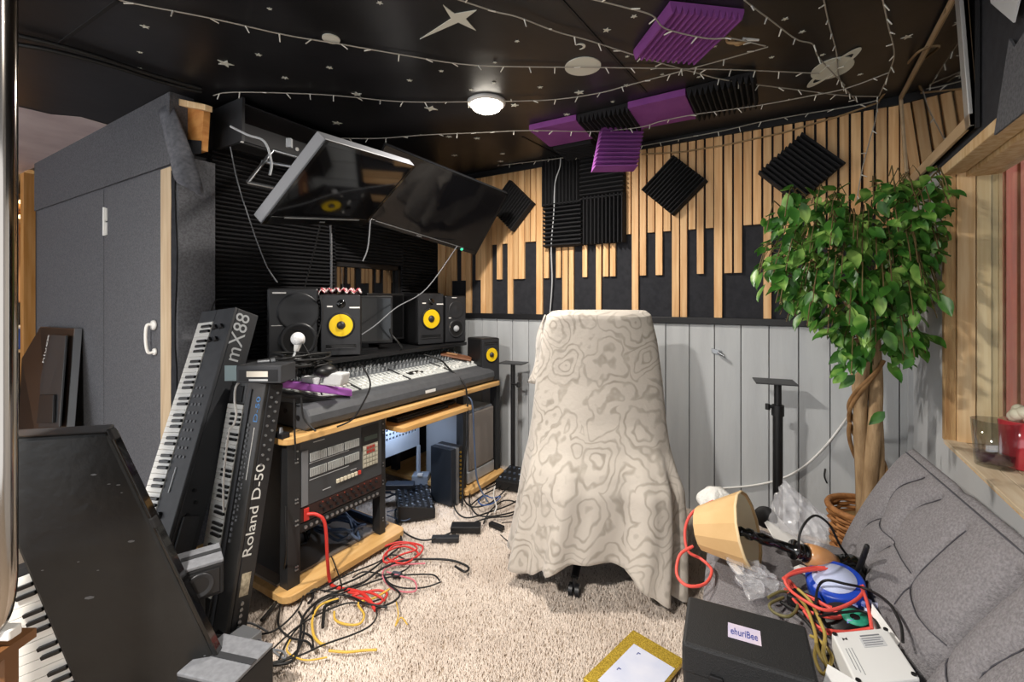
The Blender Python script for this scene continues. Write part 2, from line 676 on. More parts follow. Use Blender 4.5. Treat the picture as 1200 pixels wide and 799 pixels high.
# hanging carpet flap
def flap(u, v):
    top = AT(186, 131, 2.36).lerp(AT(202, 121, 2.34), u)
    bot = AT(204, 213, 2.22).lerp(AT(241, 228, 2.20), u)
    mid = AT(198, 185, 2.26).lerp(AT(233, 190, 2.25), u)
    p = top * (1 - v) ** 2 + mid * 2 * v * (1 - v) + bot * v * v
    return p + V((.5, -.86, 0)) * (0.035 * math.sin(u * math.pi) * (0.3 + v)) + UP * (.05 * v * (u - .5) ** 2 * 4 * (-1 if u > .5 else 1) * .5)


fm = MB().grid(flap, 10, 12)
fm.build('carpet_flap', mat('carpet_back', '#707177', 0.95, hex2='#5c5d63', scale=50, bump=.4, bscale=300), ret, solid=.006)

# right wall with the big window opening --------------------------------
VY0, VY1, VZ0, VZ1 = 0.30, 2.50, 0.785, 1.855
XO = XR + .16
mr_ = MB().box(XR, XO, -3.0, VY0, 0, ZC).box(XR, XO, VY1, YB + .1, 0, ZC).box(XR, XO, VY0, VY1, 0, VZ0 - .02).box(XR, XO, VY0, VY1, VZ1 + .02, ZC)
wr = struct(mr_, 'wall_right', M_wallgrey)
MB().box(XR - .006, XR - .0005, -1.0, VY1 + .08, VZ1 + .03, ZC - .002).build('black_cloth', M_felt, wr)
q = [AX(1168, 158, XR - .012), AX(1200, 133, XR - .012), AX(1235, 100, XR - .012), AX(1215, 20, XR - .012), AX(1192, 55, XR - .012), AX(1186, 45, XR - .012)]
MB().prism(q, (-.006, 0, 0)).build('carpet_patch', M_carpetwall, wr)
q = [AX(1161, -20, XR - .022), AX(1163, 3, XR - .022), AX(1190, 26, XR - .022), AX(1201, -20, XR - .022)]
MB().prism(q, (-.004, 0, 0)).build('grey_patch', M_wallgrey, wr)
struct(MB().box(XR - .02, XR, YB - .035, YB - .016, 0, RAIL), 'trim_5', M_wallgrey)
# window frame
W2 = MB().box(XR, XO, VY0, VY1, VZ0 - .02, VZ0 - .012)
w2 = struct(W2, 'window_2', M_pine2)
for i, (a, b) in enumerate(((XR - .004, XR + .058), (XR + .062, XR + .108), (XR + .112, XO + .01))):
    MB().box(a, b, VY0, VY1, VZ0 - .012, VZ0 - .002 + random.uniform(0, .003)).build('sill_plank', mat('weathered_sill', '#cdb798', .8, hex2='#e0d0b6', scale=6, stretch=(7, .6, 7), rand=.06), w2, bevel=.002)
MB().box(XR - .004, XR + .03, VY1 - .018, VY1 + .012, VZ0 - .002, VZ1 + .03).build('rough_edge_board', mat('rough_stud', '#a57c50', 0.85, hex2='#c9a878', scale=6, stretch=(8, 8, .5), bump=.5, bscale=40), w2)
MB().box(XR + .032, XR + .085, VY1 - .03, VY1 + .012, VZ0, VZ1).build('jamb_stud', M_pine2, w2, bevel=.002)
MB().box(XR + .09, XR + .15, VY1 - .02, VY1 + .012, VZ0, VZ1).build('jamb_stud', mat('pale_pine', '#d9c191', 0.6, hex2='#e8d6ad', scale=5, stretch=(9, 9, .5)), w2, bevel=.002)
MB().box(XR + .151, XR + .16, VY1 - .025, VY1 + .012, VZ0, VZ1).build('jamb_strip', M_pine2, w2)
MB().box(XR - .010, XR + .055, VY0, VY1, VZ1 - .004, VZ1 + .035).build('header_board', M_pine2, w2, bevel=.003)
MB().box(XR + .058, XO, VY0, VY1, VZ1 - .02, VZ1 + .02).build('header_board', M_pine2, w2, bevel=.003)
MB().box(XR + .13, XR + .135, VY0, VY1 - .02, VZ0, VZ1 - .02).build('pane', M_thin, w2)
# red board wall outside the window
fe = struct(MB().box(1.07, 1.12, 0.5, 4.4, -.1, 3.2), 'wall_outside', mat('outside_gap', '#1c1413', .9))
mred = mat('red_boards', '#7d2a12', 0.8, hex2='#95381c', scale=4, stretch=(6, 6, .5), rand=.12)
y = 2.20
while y < 4.3:
    MB().box(1.035, 1.07, y, y + .150, -.1, 3.2).build('red_board', mred, fe, bevel=.004)
    y += .195

# ------------------------------------------------------------------ left background, beyond the closet
bk = struct(MB().box(-6.7, -6.6, -1.5, 2.2, 0, ZC), 'wall_store', M_orangewood)
MB().box(-6.6, -6.58, .2, 2.1, 1.33, 2.00).build('tan_board', M_tanboard, bk)
MB().box(-6.6, -6.57, .2, 2.1, 0, 1.32).build('dark_board', M_blackwall, bk)
struct(MB().box(-6.6, -5.0, 2.1, 2.2, 0, ZC), 'wall_store_far', M_orangewood)
struct(MB().box(-5.045, -5.022, YC, 2.1, 0, ZC), 'wall_closet_side', M_blackwall)
sh = thing('storage_rack', 'raw pine storage shelf glimpsed beyond the grey closet', 'shelf', (-6.2, 1.35, 0))
for z in (2.10, 2.24):
    MB().box(-6.55, -6.1, .80, 1.80, z, z + .035).build('shelf_board', M_pine2, sh)
MB().box(-6.55, -6.1, .80, 1.80, .86, .885).build('shelf_board', M_pine2, sh)
for y in (.80, 1.75):
    MB().box(-6.14, -6.10, y, y + .05, 0, 2.38).build('post', M_pine2, sh)
pst = AX(35, 300, -5.35)
MB().box(-5.40, -5.30, pst.y - .045, pst.y + .045, 0, 2.38).build('post', mat('worn_stud', '#b9813f', 0.7, hex2='#cb985c', scale=5, stretch=(8, 8, .5)), sh)
bb = thing('blue_bin', 'blue storage bin behind the chrome tube', 'bin', (-6.2, 1.3, .886))
MB().box(-6.5, -6.12, .95, 1.6, .886, 1.08).build('body', mat('blue_plastic', '#2a55a8', .5), bb, bevel=.01)
MB().box(-6.51, -6.11, .94, 1.61, 1.08, 1.10).build('lid', M_white, bb, bevel=.004)
area('store_room_lamp', (-5.9, 1.2, 2.30), .1, 9, (1.0, .8, .55))

# ------------------------------------------------------------------ acoustic foam
def foam(TL, ex, ey, nn, nr, depth, m, name, label, group=None, base=.012, ends=0.0):
    """ridged foam: TL corner, ex across the ridges, ey along them, nn out of the wall"""
    TL, ex, ey, nn = V(TL), V(ex), V(ey), V(nn).normalized()
    mb = MB().obox(TL, ex, ey, nn * base)
    st = ex / nr
    for i in range(nr):
        o = TL + st * i + nn * base
        mb.prism([o, o + st, o + st * .62 + nn * depth, o + st * .38 + nn * depth], ey)
    return solo(mb, name, m, label, 'foam panel', group)


def foam_quad(T, R, B, L, nn, nr, depth, m, name, label, group=None, along='LT'):
    c = (T + R + B + L) / 4
    ex = ((T - L) + (R - B)) / 2
    ey = ((T - R) + (L - B)) / 2
    if along == 'LT':          # ridges run along L->T
        return foam(c - ex / 2 - ey / 2, ey, ex, nn, nr, depth, m, name, label, group)
    return foam(c - ex / 2 - ey / 2, ex, ey, nn, nr, depth, m, name, label, group)


YF = YB - .026
def sq(x0, y0, x1, y1, vert, label):
    a, b = AY(x0, y0, YF), AY(x1, y1, YF)
    if vert:
        return foam((a.x, YF, b.z), (b.x - a.x, 0, 0), (0, 0, a.z - b.z), (0, -1, 0), 11, .045, M_foam, 'acoustic_foam', label)
    return foam((a.x, YF, b.z), (0, 0, a.z - b.z), (b.x - a.x, 0, 0), (0, -1, 0), 11, .045, M_foam, 'acoustic_foam', label)


sq(637.5, 186, 681.5, 238.5, True, 'upper left of the four square black foam panels on the back wall')
sq(682.5, 184, 733, 231.5, False, 'upper right of the four square black foam panels, behind the hanging purple one')
sq(640, 239.5, 684, 288, False, 'lower left of the four square black foam panels with horizontal ridges')
sq(685, 232.5, 734, 284, True, 'lower right of the four square black foam panels with vertical ridges')


def diamond(T, R, B, L, label, along):
    f = lambda p: AY(p[0], p[1], YF)
    foam_quad(f(T), f(R), f(B), f(L), (0, -1, 0), 12, .045, M_foam, 'acoustic_foam', label, None, along)


diamond((600, 212), (628, 239), (603, 272), (577, 244), 'black foam diamond on the slats beside the far TV corner', 'LT')
diamond((791, 184.5), (829, 211.5), (791, 255), (752, 222), 'black foam diamond on the slats above the draped chair', 'LT')
diamond((941, 156), (992, 192), (933, 239), (889, 205), 'black foam diamond on the slats above the ficus', 'TR')


def cslab(T, R, B, L, label):
    f = lambda p: AZ(p[0], p[1], ZC - .003)
    pts_ = [f(T), f(R), f(B), f(L)]
    c = sum(pts_, V((0, 0, 0))) / 4
    mb = MB().prism(pts_, (0, 0, -.034))
    for i in range(12):                 # shallow waves of the hidden ridges along one edge
        a, b = pts_[0].lerp(pts_[3], i / 12), pts_[0].lerp(pts_[3], (i + .6) / 12)
        mb.prism([a, b, b - UP * .034, a - UP * .034], (pts_[0] - pts_[1]).normalized() * .006)
    solo(mb, 'acoustic_foam', M_purple, label, 'foam panel')


def cfoam(T, R, B, L, m, nr, label, along='LT', depth=.04):
    f = lambda p: AZ(p[0], p[1], ZC - .003)
    foam_quad(f(T), f(R), f(B), f(L), (0, 0, -1), nr, depth, m, 'acoustic_foam', label, None, along)


cfoam((784, 3), (874, 8.5), (815, 66.6), (743, 57), M_purple, 12, 'largest purple foam panel on the ceiling, nearest the camera', 'LT', .03)
cslab((621, 146), (675, 134), (694.6, 156), (645, 166), 'purple foam panel on the ceiling nearest the ceiling light')
cfoam((676, 134), (737, 120.4), (752.6, 144.5), (695.6, 156), M_foam, 12, 'black ceiling foam panel between two purple ones', 'LT')
cslab((737, 119), (803, 103.4), (815.5, 132), (753.6, 144), 'purple ceiling foam panel right of a black one, in the corner row')
cfoam((804.5, 103.2), (885, 82), (889, 116), (817, 132), M_foam, 12, 'black ceiling foam panel at the right end of the row', 'LT')
cfoam((645.5, 167), (695, 157), (708, 179), (672, 184), M_foam, 12, 'black ceiling foam panel directly above the square wall foams', 'TR')
# the purple panel that hangs loose from the ceiling
a, b, c, d = AT(700, 154.5, 2.73), AT(751, 149, 2.80), AT(738.5, 207, 2.72), AT(692.6, 202, 2.65)
exx = ((b - a) + (c - d)) / 2
eyy = ((a - d) + (b - c)) / 2
foam(d, eyy, exx, exx.cross(eyy), 11, .045, M_purple, 'acoustic_foam', 'purple foam panel dangling loose in front of the black squares')

# ridged sheets on the left wall
def lsheet(y0, y1, z0, z1, label, n=None):
    n = n or round((z1 - z0) / .0245)
    foam((XL, y1, z0), (0, 0, z1 - z0), (0, y0 - y1, 0), (1, 0, 0), n, .030, M_foam, 'foam_sheet', label, None, .010)


lsheet(1.24, WY0, .95, 2.17, 'wide black ridged foam sheet on the left wall behind the near speakers')
lsheet(WY0, WY1, WZ1 + .005, 2.17, 'black ridged foam sheet above the booth window')
lsheet(WY1, YB - .03, .95, 2.17, 'black ridged foam sheet in the far corner beside the slats')
lsheet(WY0, WY1, .80, WZ0 - .005, 'black ridged foam sheet below the booth window')

# ------------------------------------------------------------------ ceiling things
def lamp(x, y, label):
    t = thing('ceiling_light', label, 'light', (x, y, ZC - .055))
    MB().lathe([(.088, .035), (.100, .040), (.104, .054), (.08, .054)], (x, y, ZC - .055), seg=28).build('trim_ring', M_white, t)
    MB().lathe([(0, .0), (.045, .003), (.072, .016), (.086, .040)], (x, y, ZC - .055), seg=28).build('diffuser', mat('lamp_glow', '#fff6e6', emit=14), t)


lamp(*LAMP1, 'round white glowing ceiling light over the mixing desk')
lamp(*LAMP2, 'round white ceiling light behind the camera')


def flat(pts, h, label, cat, name, group=None):
    return solo(MB().prism(pts, (0, 0, -h)), name, M_star, label, cat, group)


ZS = ZC - .001
flat([AZ(a, b, ZS) for a, b in ((519, 5), (533, 15.6), (558.5, 11.3), (545.7, 21.2), (558, 35.4), (537, 25.5), (492, 45.3), (528.7, 21.2))], .003,
     'large pale four-pointed star cutout on the black ceiling', 'star', 'ceiling_star')


def disc(cx, cy, rx, label):
    c = AZ(cx, cy, ZS)
    r = rx / FPX * (AZ(cx, cy, ZS) - V((0, 0, EYE))).dot(FWD)
    flat([c + V((math.cos(t * math.pi / 14) * r, math.sin(t * math.pi / 14) * r, 0)) for t in range(28)], .004, label, 'planet', 'ceiling_planet')


disc(683, 77.5, 21, 'large plain pale round planet cutout on the ceiling')
disc(388, 45, 10, 'small pale round planet cutout at the left string')
# ringed planet
c = AZ(975, 80, ZS)
sat = thing('ringed_planet', 'pale ringed planet cutout on the ceiling above the ficus', 'planet', c)
e1 = (AZ(1000, 70, ZS) - AZ(950, 90, ZS)) / 2
e2 = (AZ(981, 89, ZS) - AZ(969, 71, ZS)) / 2
MB().prism([c + e1 * math.cos(t * math.pi / 14) + e2 * math.sin(t * math.pi / 14) for t in range(28)], (0, 0, -.004)).build('disc', M_star, sat)
r1 = (AZ(1007, 57.5, ZS) - AZ(944, 103, ZS)) / 2
r2 = (AZ(979, 85, ZS) - AZ(971, 75, ZS)) / 2 * .9
rm = MB()
vs = []
for s_ in (1.0, .74):
    for t in range(36):
        a = t * math.pi / 18
        vs.append(c + (r1 * math.cos(a) + r2 * math.sin(a)) * s_ - UP * .0045)
rm.add(vs, [(t, (t + 1) % 36, 36 + (t + 1) % 36, 36 + t) for t in range(36)])
rm.build('ring', M_star, sat, solid=.002)
# crescent moon
c = AZ(680, 54, ZS)
mp_ = []
for t in range(13):
    a = -2.0 + 4.0 * t / 12
    mp_.append(c + V((math.cos(a), math.sin(a), 0)) * .022)
for t in range(11):
    a = 1.8 - 3.6 * t / 10
    mp_.append(c + V((math.cos(a) * .018 - .008, math.sin(a) * .018, 0)))
flat(mp_, .003, 'tiny pale crescent moon on the ceiling beside the large round planet', 'moon', 'ceiling_moon')
small = [(170, 31, 5), (164, 61, 3), (164, 80, 3), (316, 10, 3), (303, 64, 4), (334, 91, 4), (386, 79, 4), (445, 3, 4), (480, 94, 3.5), (517, 83, 3), (580, 73, 2.5), (579, 97, 2.5),
         (552, 105, 3), (606, 48, 3), (633, 102, 3.5), (664, 134, 4), (526, 160, 4), (559, 162, 4), (533, 182, 4), (589, 180, 3), (587, 189, 3.5), (711, 35, 5), (743, 19, 4),
         (767, 64, 3), (790, 72, 3.5), (776, 87, 2.5), (819, 90, 2.5), (838, 54, 2.5), (735, 66, 2.5), (718, 119, 2.5), (920, 22, 4), (940, 37, 4), (904, 67, 3), (964, 64, 3),
         (1008, 87, 3), (1063, 43, 6), (734, 100, 4), (395, 144, 6)]
starry = [(264, 74, 9, 5), (679, 108, 6, 5), (418, 110, 6, 5), (505, 127, 8, 4), (603, 123, 5, 5)]


def star_pts(cx, cy, rpx, n):
    c = AZ(cx, cy, ZS)
    r = rpx / FPX * (c - V((0, 0, EYE))).dot(FWD)
    out = []
    a0 = random.uniform(0, 3)
    for i in range(2 * n):
        a = a0 + math.pi * i / n
        rr = r if i % 2 == 0 else r * .42
        out.append(c + V((math.cos(a), math.sin(a), 0)) * rr)
    return out


MARKS = [('large four-pointed star', 525, 23), ('large round planet', 683, 77), ('small round planet', 388, 45), ('ceiling light', 570, 126), ('ringed planet', 975, 80),
         ('crescent moon', 680, 54), ('largest purple foam', 808, 35), ('row of ceiling foam', 750, 122), ('nearer television', 400, 172), ('grey closet', 150, 150), ('glazed picture', 1105, 90), ('far television', 520, 215)]
USED = set()


def star_label(x, y):
    m = sorted(MARKS, key=lambda k: math.hypot(k[1] - x, k[2] - y))
    for a_ in m[:3]:
        dx, dy = x - a_[1], y - a_[2]
        wd = []
        if abs(dy) > abs(dx) * .41:
            wd.append('above' if dy < 0 else 'below')
        if abs(dx) > abs(dy) * .41:
            wd.append('left of' if dx < 0 else 'right of')
        d_ = ' and '.join(wd)
        far = 'close' if math.hypot(dx, dy) < 45 else 'well'
        for tail in [''] + [', towards the ' + k[0] for k in m[:5] if k is not a_]:
            l = 'tiny glow star %s %s the %s%s' % (far, d_, a_[0], tail)
            if l not in USED and len(l.split()) <= 16:
                USED.add(l)
                return l
    return 'tiny pale glow star stuck on the black ceiling'


for x, y, r in small:
    flat(star_pts(x, y, r, 5), .002, star_label(x, y), 'star', 'ceiling_star', 'tiny glow stars on the ceiling')
for (x, y, r, n), l in zip(starry, ('mid-sized pale star on the ceiling above the closet end of the first string', 'mid-sized pale star right of the ceiling light beside the purple foam',
                                    'mid-sized pale star on the second string, left of the ceiling light', 'thin four-pointed pale star just left of the ceiling light',
                                    'small pale star just right of the ceiling light')):
    flat(star_pts(x, y, r, n), .003, l, 'star', 'ceiling_star')


def string(pts, label, z=ZC - .012, on=None, sag=.0):
    P_ = [(AZ(a, b, z) if on is None else on(a, b)) for a, b in pts]
    path = spline(P_, 6)
    t = thing('string_lights', label, 'string lights', path[0])
    MB().tube(path, .0028, 5).build('wire', M_wire, t)
    bl = MB()
    acc = 0.05
    for p, q_ in zip(path, path[1:]):
        d = q_ - p
        ln = d.length
        while acc < ln:
            o = p + d * (acc / ln)
            dr = V((random.uniform(-.5, .5), random.uniform(-.5, .5), random.uniform(-1.0, -.2)))
            if random.random() < .35:
                dr = V((random.uniform(-1, 1), random.uniform(-1, 1), -.15))
            dr.normalize()
            bl.cyl(o, o + dr * .03, .0032, .0024, 5)
            acc += .115
        acc -= ln
    bl.build('bulbs', M_bulb, t, kind='stuff')


string([(140, -2), (152, 3), (250, 22), (335, 41), (401, 52), (470, 64), (540, 75), (600, 78), (700, 79), (800, 80.5), (868, 82), (960, 86)], 'fairy light string running through both round planets')
string([(250, 112), (277, 108), (380, 111), (470, 119), (560, 119), (645, 117), (702, 109), (736, 100), (804, 82), (866, 65), (900, 55)], 'fairy light string passing right at the ceiling light', ZC - .016)
string([(530, -3), (578, 13), (607, 20), (652, 37), (692, 48), (745, 65), (804, 82), (857, 95), (941, 106), (990, 112), (1029, 113)], 'fairy light string crossing the dark ceiling joint diagonally', ZC - .02)
string([(400, 162), (445, 162), (500, 158), (560, 155.5), (621, 153), (696, 154), (750, 149), (775, 142), (815, 134), (886, 124), (941, 114), (990, 104), (1042, 85)], 'fairy light string hanging below the row of ceiling foam', ZC - .055)
string([(577, 195), (668, 184), (696, 180), (752, 171), (843, 154), (900, 141), (1000, 124), (1029, 117)], 'fairy light string along the top of the slatted wall', on=lambda a, b: AY(a, b, YB - .09))
string([(965, -3), (972, 30), (980, 60), (985, 95), (1005, 120)], 'short fairy light strand running over the ringed planet')
string([(1034, -3), (1041, 30), (1048, 62), (1042, 85), (1030, 113)], 'short fairy light strand right of the ringed planet', ZC - .03)
string([(690, -2), (730, 8), (764, 18), (781, 34), (829, 45), (857, 45), (897, 54)], 'fairy light string looping over the largest purple foam panel', ZC - .06)
string([(872, 0), (890, 14), (905, 25), (933, 46), (953, 52), (960, 68), (990, 100)], 'tangled fairy light strand between purple foam and ringed planet', ZC - .03)
string([(1029, 116), (1026, 140), (1019, 165), (1010, 200), (1004, 235)], 'fairy light strand hanging down the slats into the ficus', on=lambda a, b: AY(a, b, YB - .05))

t = thing('hanging_ornament', 'tan twisted wire ornament with a white tip on the ceiling', 'ornament', AZ(863, 45, ZC - .03))
o = AZ(863, 45, ZC - .03)
MB().tube(spline([o + V((-.03, 0, .02)), o + V((.0, .01, -.02)), o + V((.03, .02, -.01)), o + V((.01, -.02, -.03)), o + V((-.03, -.01, -.01))], 6, True), .006, 6, closed=True).build('loop', mat('tan_twine', '#a88a63', .8), t)
MB().cyl(o + V((.02, .02, 0)), o + V((.075, .05, -.005)), .008, .004, 8).build('tip', M_white, t)
solo(MB().tube(spline([AY(657, 186, YB - .1), AY(656, 196, YB - .09), AY(650.5, 215, YB - .08), AY(649, 250, YB - .075), AY(646, 290, YB - .06), AY(647, 330, YB - .04), AY(644, 372, YB - .03)], 6), .0045, 8), 'wall_cable', M_lgrey, 'pale grey cable hanging down over the square black foams', 'cable')
solo(MB().tube(spline([AY(1030, 118, YB - .05), AY(1055, 85, YB - .25), AZ(1075, 62, ZC - .04), AZ(1094, 50, ZC - .03), AZ(1110, 10, ZC - .03)], 6), .0055, 8), 'conduit_cable', mat('tan_cable', '#8d7658', .6), 'tan cable curving from the slats up to the ceiling at the picture', 'cable')
solo(MB().tube([AY(752, 181, YB - .03), AY(800, 178, YB - .03), AY(850, 170, YB - .03), AY(920, 155, YB - .03), AY(990, 134, YB - .03), AY(1030, 120, YB - .03)], .005, 6), 'tan_string', mat('tan_twine', '#a88a63', .8), 'tan string stretched across the upper slats', 'string')
for a, l in ((((-40, 33), (13, 40), (100, 62), (180, 88), (236, 104)), 'upper of the two black cables along the left ceiling'), (((-40, 42), (13, 51), (60, 59), (130, 77), (190, 96), (236, 108)), 'lower of the two black cables along the left ceiling')):
    solo(MB().tube(spline([AZ(x, y, ZC - .02) for x, y in a], 6), .010, 8), 'ceiling_cable', M_rubber, l, 'cable')

# ------------------------------------------------------------------ TV mount and TVs
mt = thing('tv_mount', 'dark metal television bracket box high on the left wall', 'bracket', (XL + .1, 1.6, 2.18))
mm = MB().box(XL + .001, XL + .30, 1.26, 1.275, 2.17, ZC - .015)           # end plate
mm.box(XL + .001, XL + .03, 1.275, 2.3, 2.20, ZC - .015)                  # back
mm.build('back_plate', M_dgrey, mt)
MB().obox((XL + .30, 1.275, 2.17), (-.04, 0.85, 0.0), (.0, 0, .095), (-.012, 0, 0)).build('front_lip', mat('dark_bracket', '#242428', .55), mt)
MB().obox((XL + .03, 1.275, 2.36), (.27, 0, .0), (-.04, .95, 0), (0, 0, .006)).build('top_plate', mat('dark_bracket2', '#2c2c30', .55), mt)
MB().obox((XL + .28, 1.262, 2.165), (.012, 0, 0), (0, .012, 0), (0, 0, .22)).build('edge_strip', M_white, mt)
for s_ in (.35, .5, .75):
    MB().lathe([(0, .0), (.012, .001), (.010, .006), (0, .008)], (XL + .302 - .04 * s_, 1.275 + .85 * s_, 2.215), (1, 0, 0), 10).build('bolt', M_white, mt)


def tv(corners, name, label, thick, bezel, led=None, sidemat=None):
    TL, TR, BR, BL = [V(c) for c in corners]
    ex = (TR - TL).normalized()
    W = (TR - TL).length
    ey = (TL - BL)
    ey = (ey - ex * ey.dot(ex)).normalized()
    Hh = (TL - BL).length
    nn = ex.cross(ey)          # towards the viewer
    t = thing(name, label, 'television', (TL + TR + BR + BL) / 4)
    MB().obox(BL - nn * thick, ex * W, ey * Hh, nn * thick).build('casing', sidemat or M_satin, t, bevel=.006)
    MB().obox(BL - nn * (thick + .035) + ex * W * .18 + ey * Hh * .2, ex * W * .64, ey * Hh * .6, nn * .035).build('rear_housing', M_black, t, bevel=.01)
    bz = MB()
    lo = bezel * 2.1
    for o_, a_, b_ in ((V((0, 0, 0)), ex * W, ey * lo), (ey * (Hh - bezel), ex * W, ey * bezel), (V((0, 0, 0)), ex * bezel, ey * Hh), (ex * (W - bezel), ex * bezel, ey * Hh)):
        bz.obox(BL + o_, a_, b_, nn * .006)
    bz.build('bezel', M_gloss, t, bevel=.001)
    MB().obox(BL + ex * bezel + ey * lo, ex * (W - 2 * bezel), ey * (Hh - lo - bezel), nn * .003).build('screen', mat('dark_screen', '#0a0a0c', .06, spec=.6), t)
    MB().obox(BL + ex * W * .13 + ey * lo * .85 + nn * .006, ex * W * .74, ey * .006, nn * .002).build('chrome_strip', M_steel, t)
    MB().obox(BL + ex * W * .46 + ey * lo * .35 + nn * .006, ex * .04, ey * .008, nn * .001).build('badge', M_steel, t)
    if led:
        MB().lathe([(0, 0), (.012, .001), (0, .003)], BL + ex * W * led + ey * .012 + nn * .006, nn, 10).build('power_light', mat('green_led', '#3fd0a0', emit=.6), t)
    return t, TL, ex, ey, nn, W, Hh


t1, TL1, ex1, ey1, nn1, W1, H1 = tv([(-1.568, 1.134, 1.981), (-1.797, 1.871, 2.097), (-2.147, 1.811, 1.79), (-1.918, 1.074, 1.673)], 'television',
   'tilted black television with wide grey side, nearer of the two hung screens', .05, .022, None, mat('grey_tv_side', '#6b6d72', .45))
t2, TL2, ex2, ey2, nn2, W2_, H2 = tv([(-2.101, 1.933, 2.288), (-1.722, 2.728, 2.098), (-2.056, 2.789, 1.691), (-2.435, 1.995, 1.881)], 'television',
   'tilted black television farther back, its right corner against the slats', .045, .014, .86)
# swivel arms
for tr, TLc, ex_, ey_, nn_, W_, H_, anchor in ((t1, TL1, ex1, ey1, nn1, W1, H1, V((XL + .02, 1.75, 2.26))), (t2, TL2, ex2, ey2, nn2, W2_, H2, V((XL + .02, 2.62, 2.2)))):
    c = TLc + ex_ * W_ * .5 - ey_ * H_ * .5 - nn_ * .095
    am = MB().tube([c, c.lerp(anchor, .5) + V((0, 0, .06)), anchor], .016, 8)
    am.obox(c - ex_ * .1 - ey_ * .1, ex_ * .2, ey_ * .2, nn_ * .012)
    am.build('swivel_arm', M_black, tr)
fr_ = MB()
c0, c1 = AT(320, 176, 2.32), AT(290, 214, 2.22)
c2, c3 = AT(352, 185, 2.36), AT(346, 193, 2.30)
for p, q_ in ((c0, c1), (c0, c2), (AT(307, 189, 2.30), AT(345, 196, 2.32)), (c1, AT(330, 222, 2.3))):
    fr_.tube([p, q_], .009, 8)
fr_.build('steel_cradle', M_steel, t1)
cbm = MB().tube(spline([AT(270, 148, 2.3), AT(290, 158, 2.3), AT(310, 166, 2.3), AT(318, 190, 2.28), AT(316, 205, 2.25)], 6), .006, 6)
solo(cbm, 'bracket_cable', M_lgrey, 'grey cable looping from the television bracket', 'cable')
MB().obox(AT(335, 172, 2.32), RGT * .025, UP * .045, FWD * .02).build('clamp', M_lgrey, mt)
solo(MB().tube(spline([AT(270, 172, 2.28), AT(279, 215, 2.30), AT(295, 265, 2.33), AT(312, 310, 2.36), AT(325, 331, 2.40)], 6), .003, 6), 'hanging_cable', M_greyp, 'thin grey cable hanging across the left foam down to the black speaker', 'cable')
solo(MB().tube(spline([AT(387, 250, 2.42), AT(388, 290, 2.50), AT(388, 338, 2.62)], 4), .006, 6), 'hanging_cable', M_greyp, 'straight grey cable dropping from the nearer television', 'cable')
solo(MB().tube(spline([AT(378, 252, 2.38), AT(368, 295, 2.48), AT(360, 325, 2.55), AT(357, 337, 2.55)], 5), .004, 6), 'hanging_cable', M_rubber, 'thin black cable from the nearer television to the near speaker', 'cable')
solo(MB().tube(spline([AT(434, 258, 2.98), AT(431, 290, 2.98), AT(425, 306, 2.95)], 5), .005, 6), 'hanging_cable', M_greyp, 'short grey cable hanging below where the two televisions meet', 'cable')
solo(MB().tube(spline([AT(536, 288, 3.30), AT(500, 338, 3.05), AT(465, 360, 2.85), AT(440, 381, 2.72), AT(424, 392, 2.68)], 6), .0035, 6), 'hanging_cable', M_greyp, 'grey cable sagging from the far television across to the near yellow speaker', 'cable')

# ------------------------------------------------------------------ keyboards standing on end
def patt(i):
    return i % 7 in (0, 1, 3, 4, 5)


def stood_keyboard(name, label, BL, BR, TL, th, nwhite, k0, k1, kw, pm, rm, side):
    """BL/BR bottom corners and TL top-left corner of the playing face; th body depth behind it"""
    BL, BR, TL = V(BL), V(BR), V(TL)
    ez = (TL - BL).normalized()
    ex = BR - BL
    ex = (ex - ez * ex.dot(ez))
    W = ex.length
    ex.normalize()
    L = (TL - BL).length
    nn = ex.cross(ez)
    t = thing(name, label, 'keyboard', (BL + BR) / 2)
    MB().obox(BL - nn * th, ex * W, ez * L, nn * (th - .016)).build('body', rm, t, bevel=.005)
    MB().obox(BL + ex * kw - nn * .016, ex * (W - kw), ez * L, nn * .016).build('control_panel', pm, t, bevel=.004)
    MB().obox(BL - nn * .016, ex * kw, ez * L * k0, nn * .016).build('end_block', pm, t, bevel=.004)
    MB().obox(BL + ez * L * k1 - nn * .016, ex * kw, ez * (L * (1 - k1)), nn * .016).build('end_block', pm, t, bevel=.004)
    p = L * (k1 - k0) / nwhite
    wk = MB().obox(BL - nn * .016 + ex * .004, ex * (kw - .005), ez * (p - .0012), nn * .019)
    w0 = wk.build('white_key', M_ivory, t, bevel=.001)
    b_ = MB().obox(BL + ex * kw * .42, ex * kw * .57, ez * p * .52, nn * .012)
    b0 = b_.build('black_key', M_keyblack, t, bevel=.002)
    for i in range(nwhite):
        o = w0 if i == 0 else w0.copy()
        if i:
            COL.objects.link(o)
        o.location = ez * (L * k0 + i * p)
    first = True
    for i in range(nwhite - 1):
        if patt(i):
            o = b0 if first else b0.copy()
            if not first:
                COL.objects.link(o)
            first = False
            o.location = ez * (L * k0 + (i + 1) * p - p * .26)
    return t, BL, ex, ez, nn, W, L


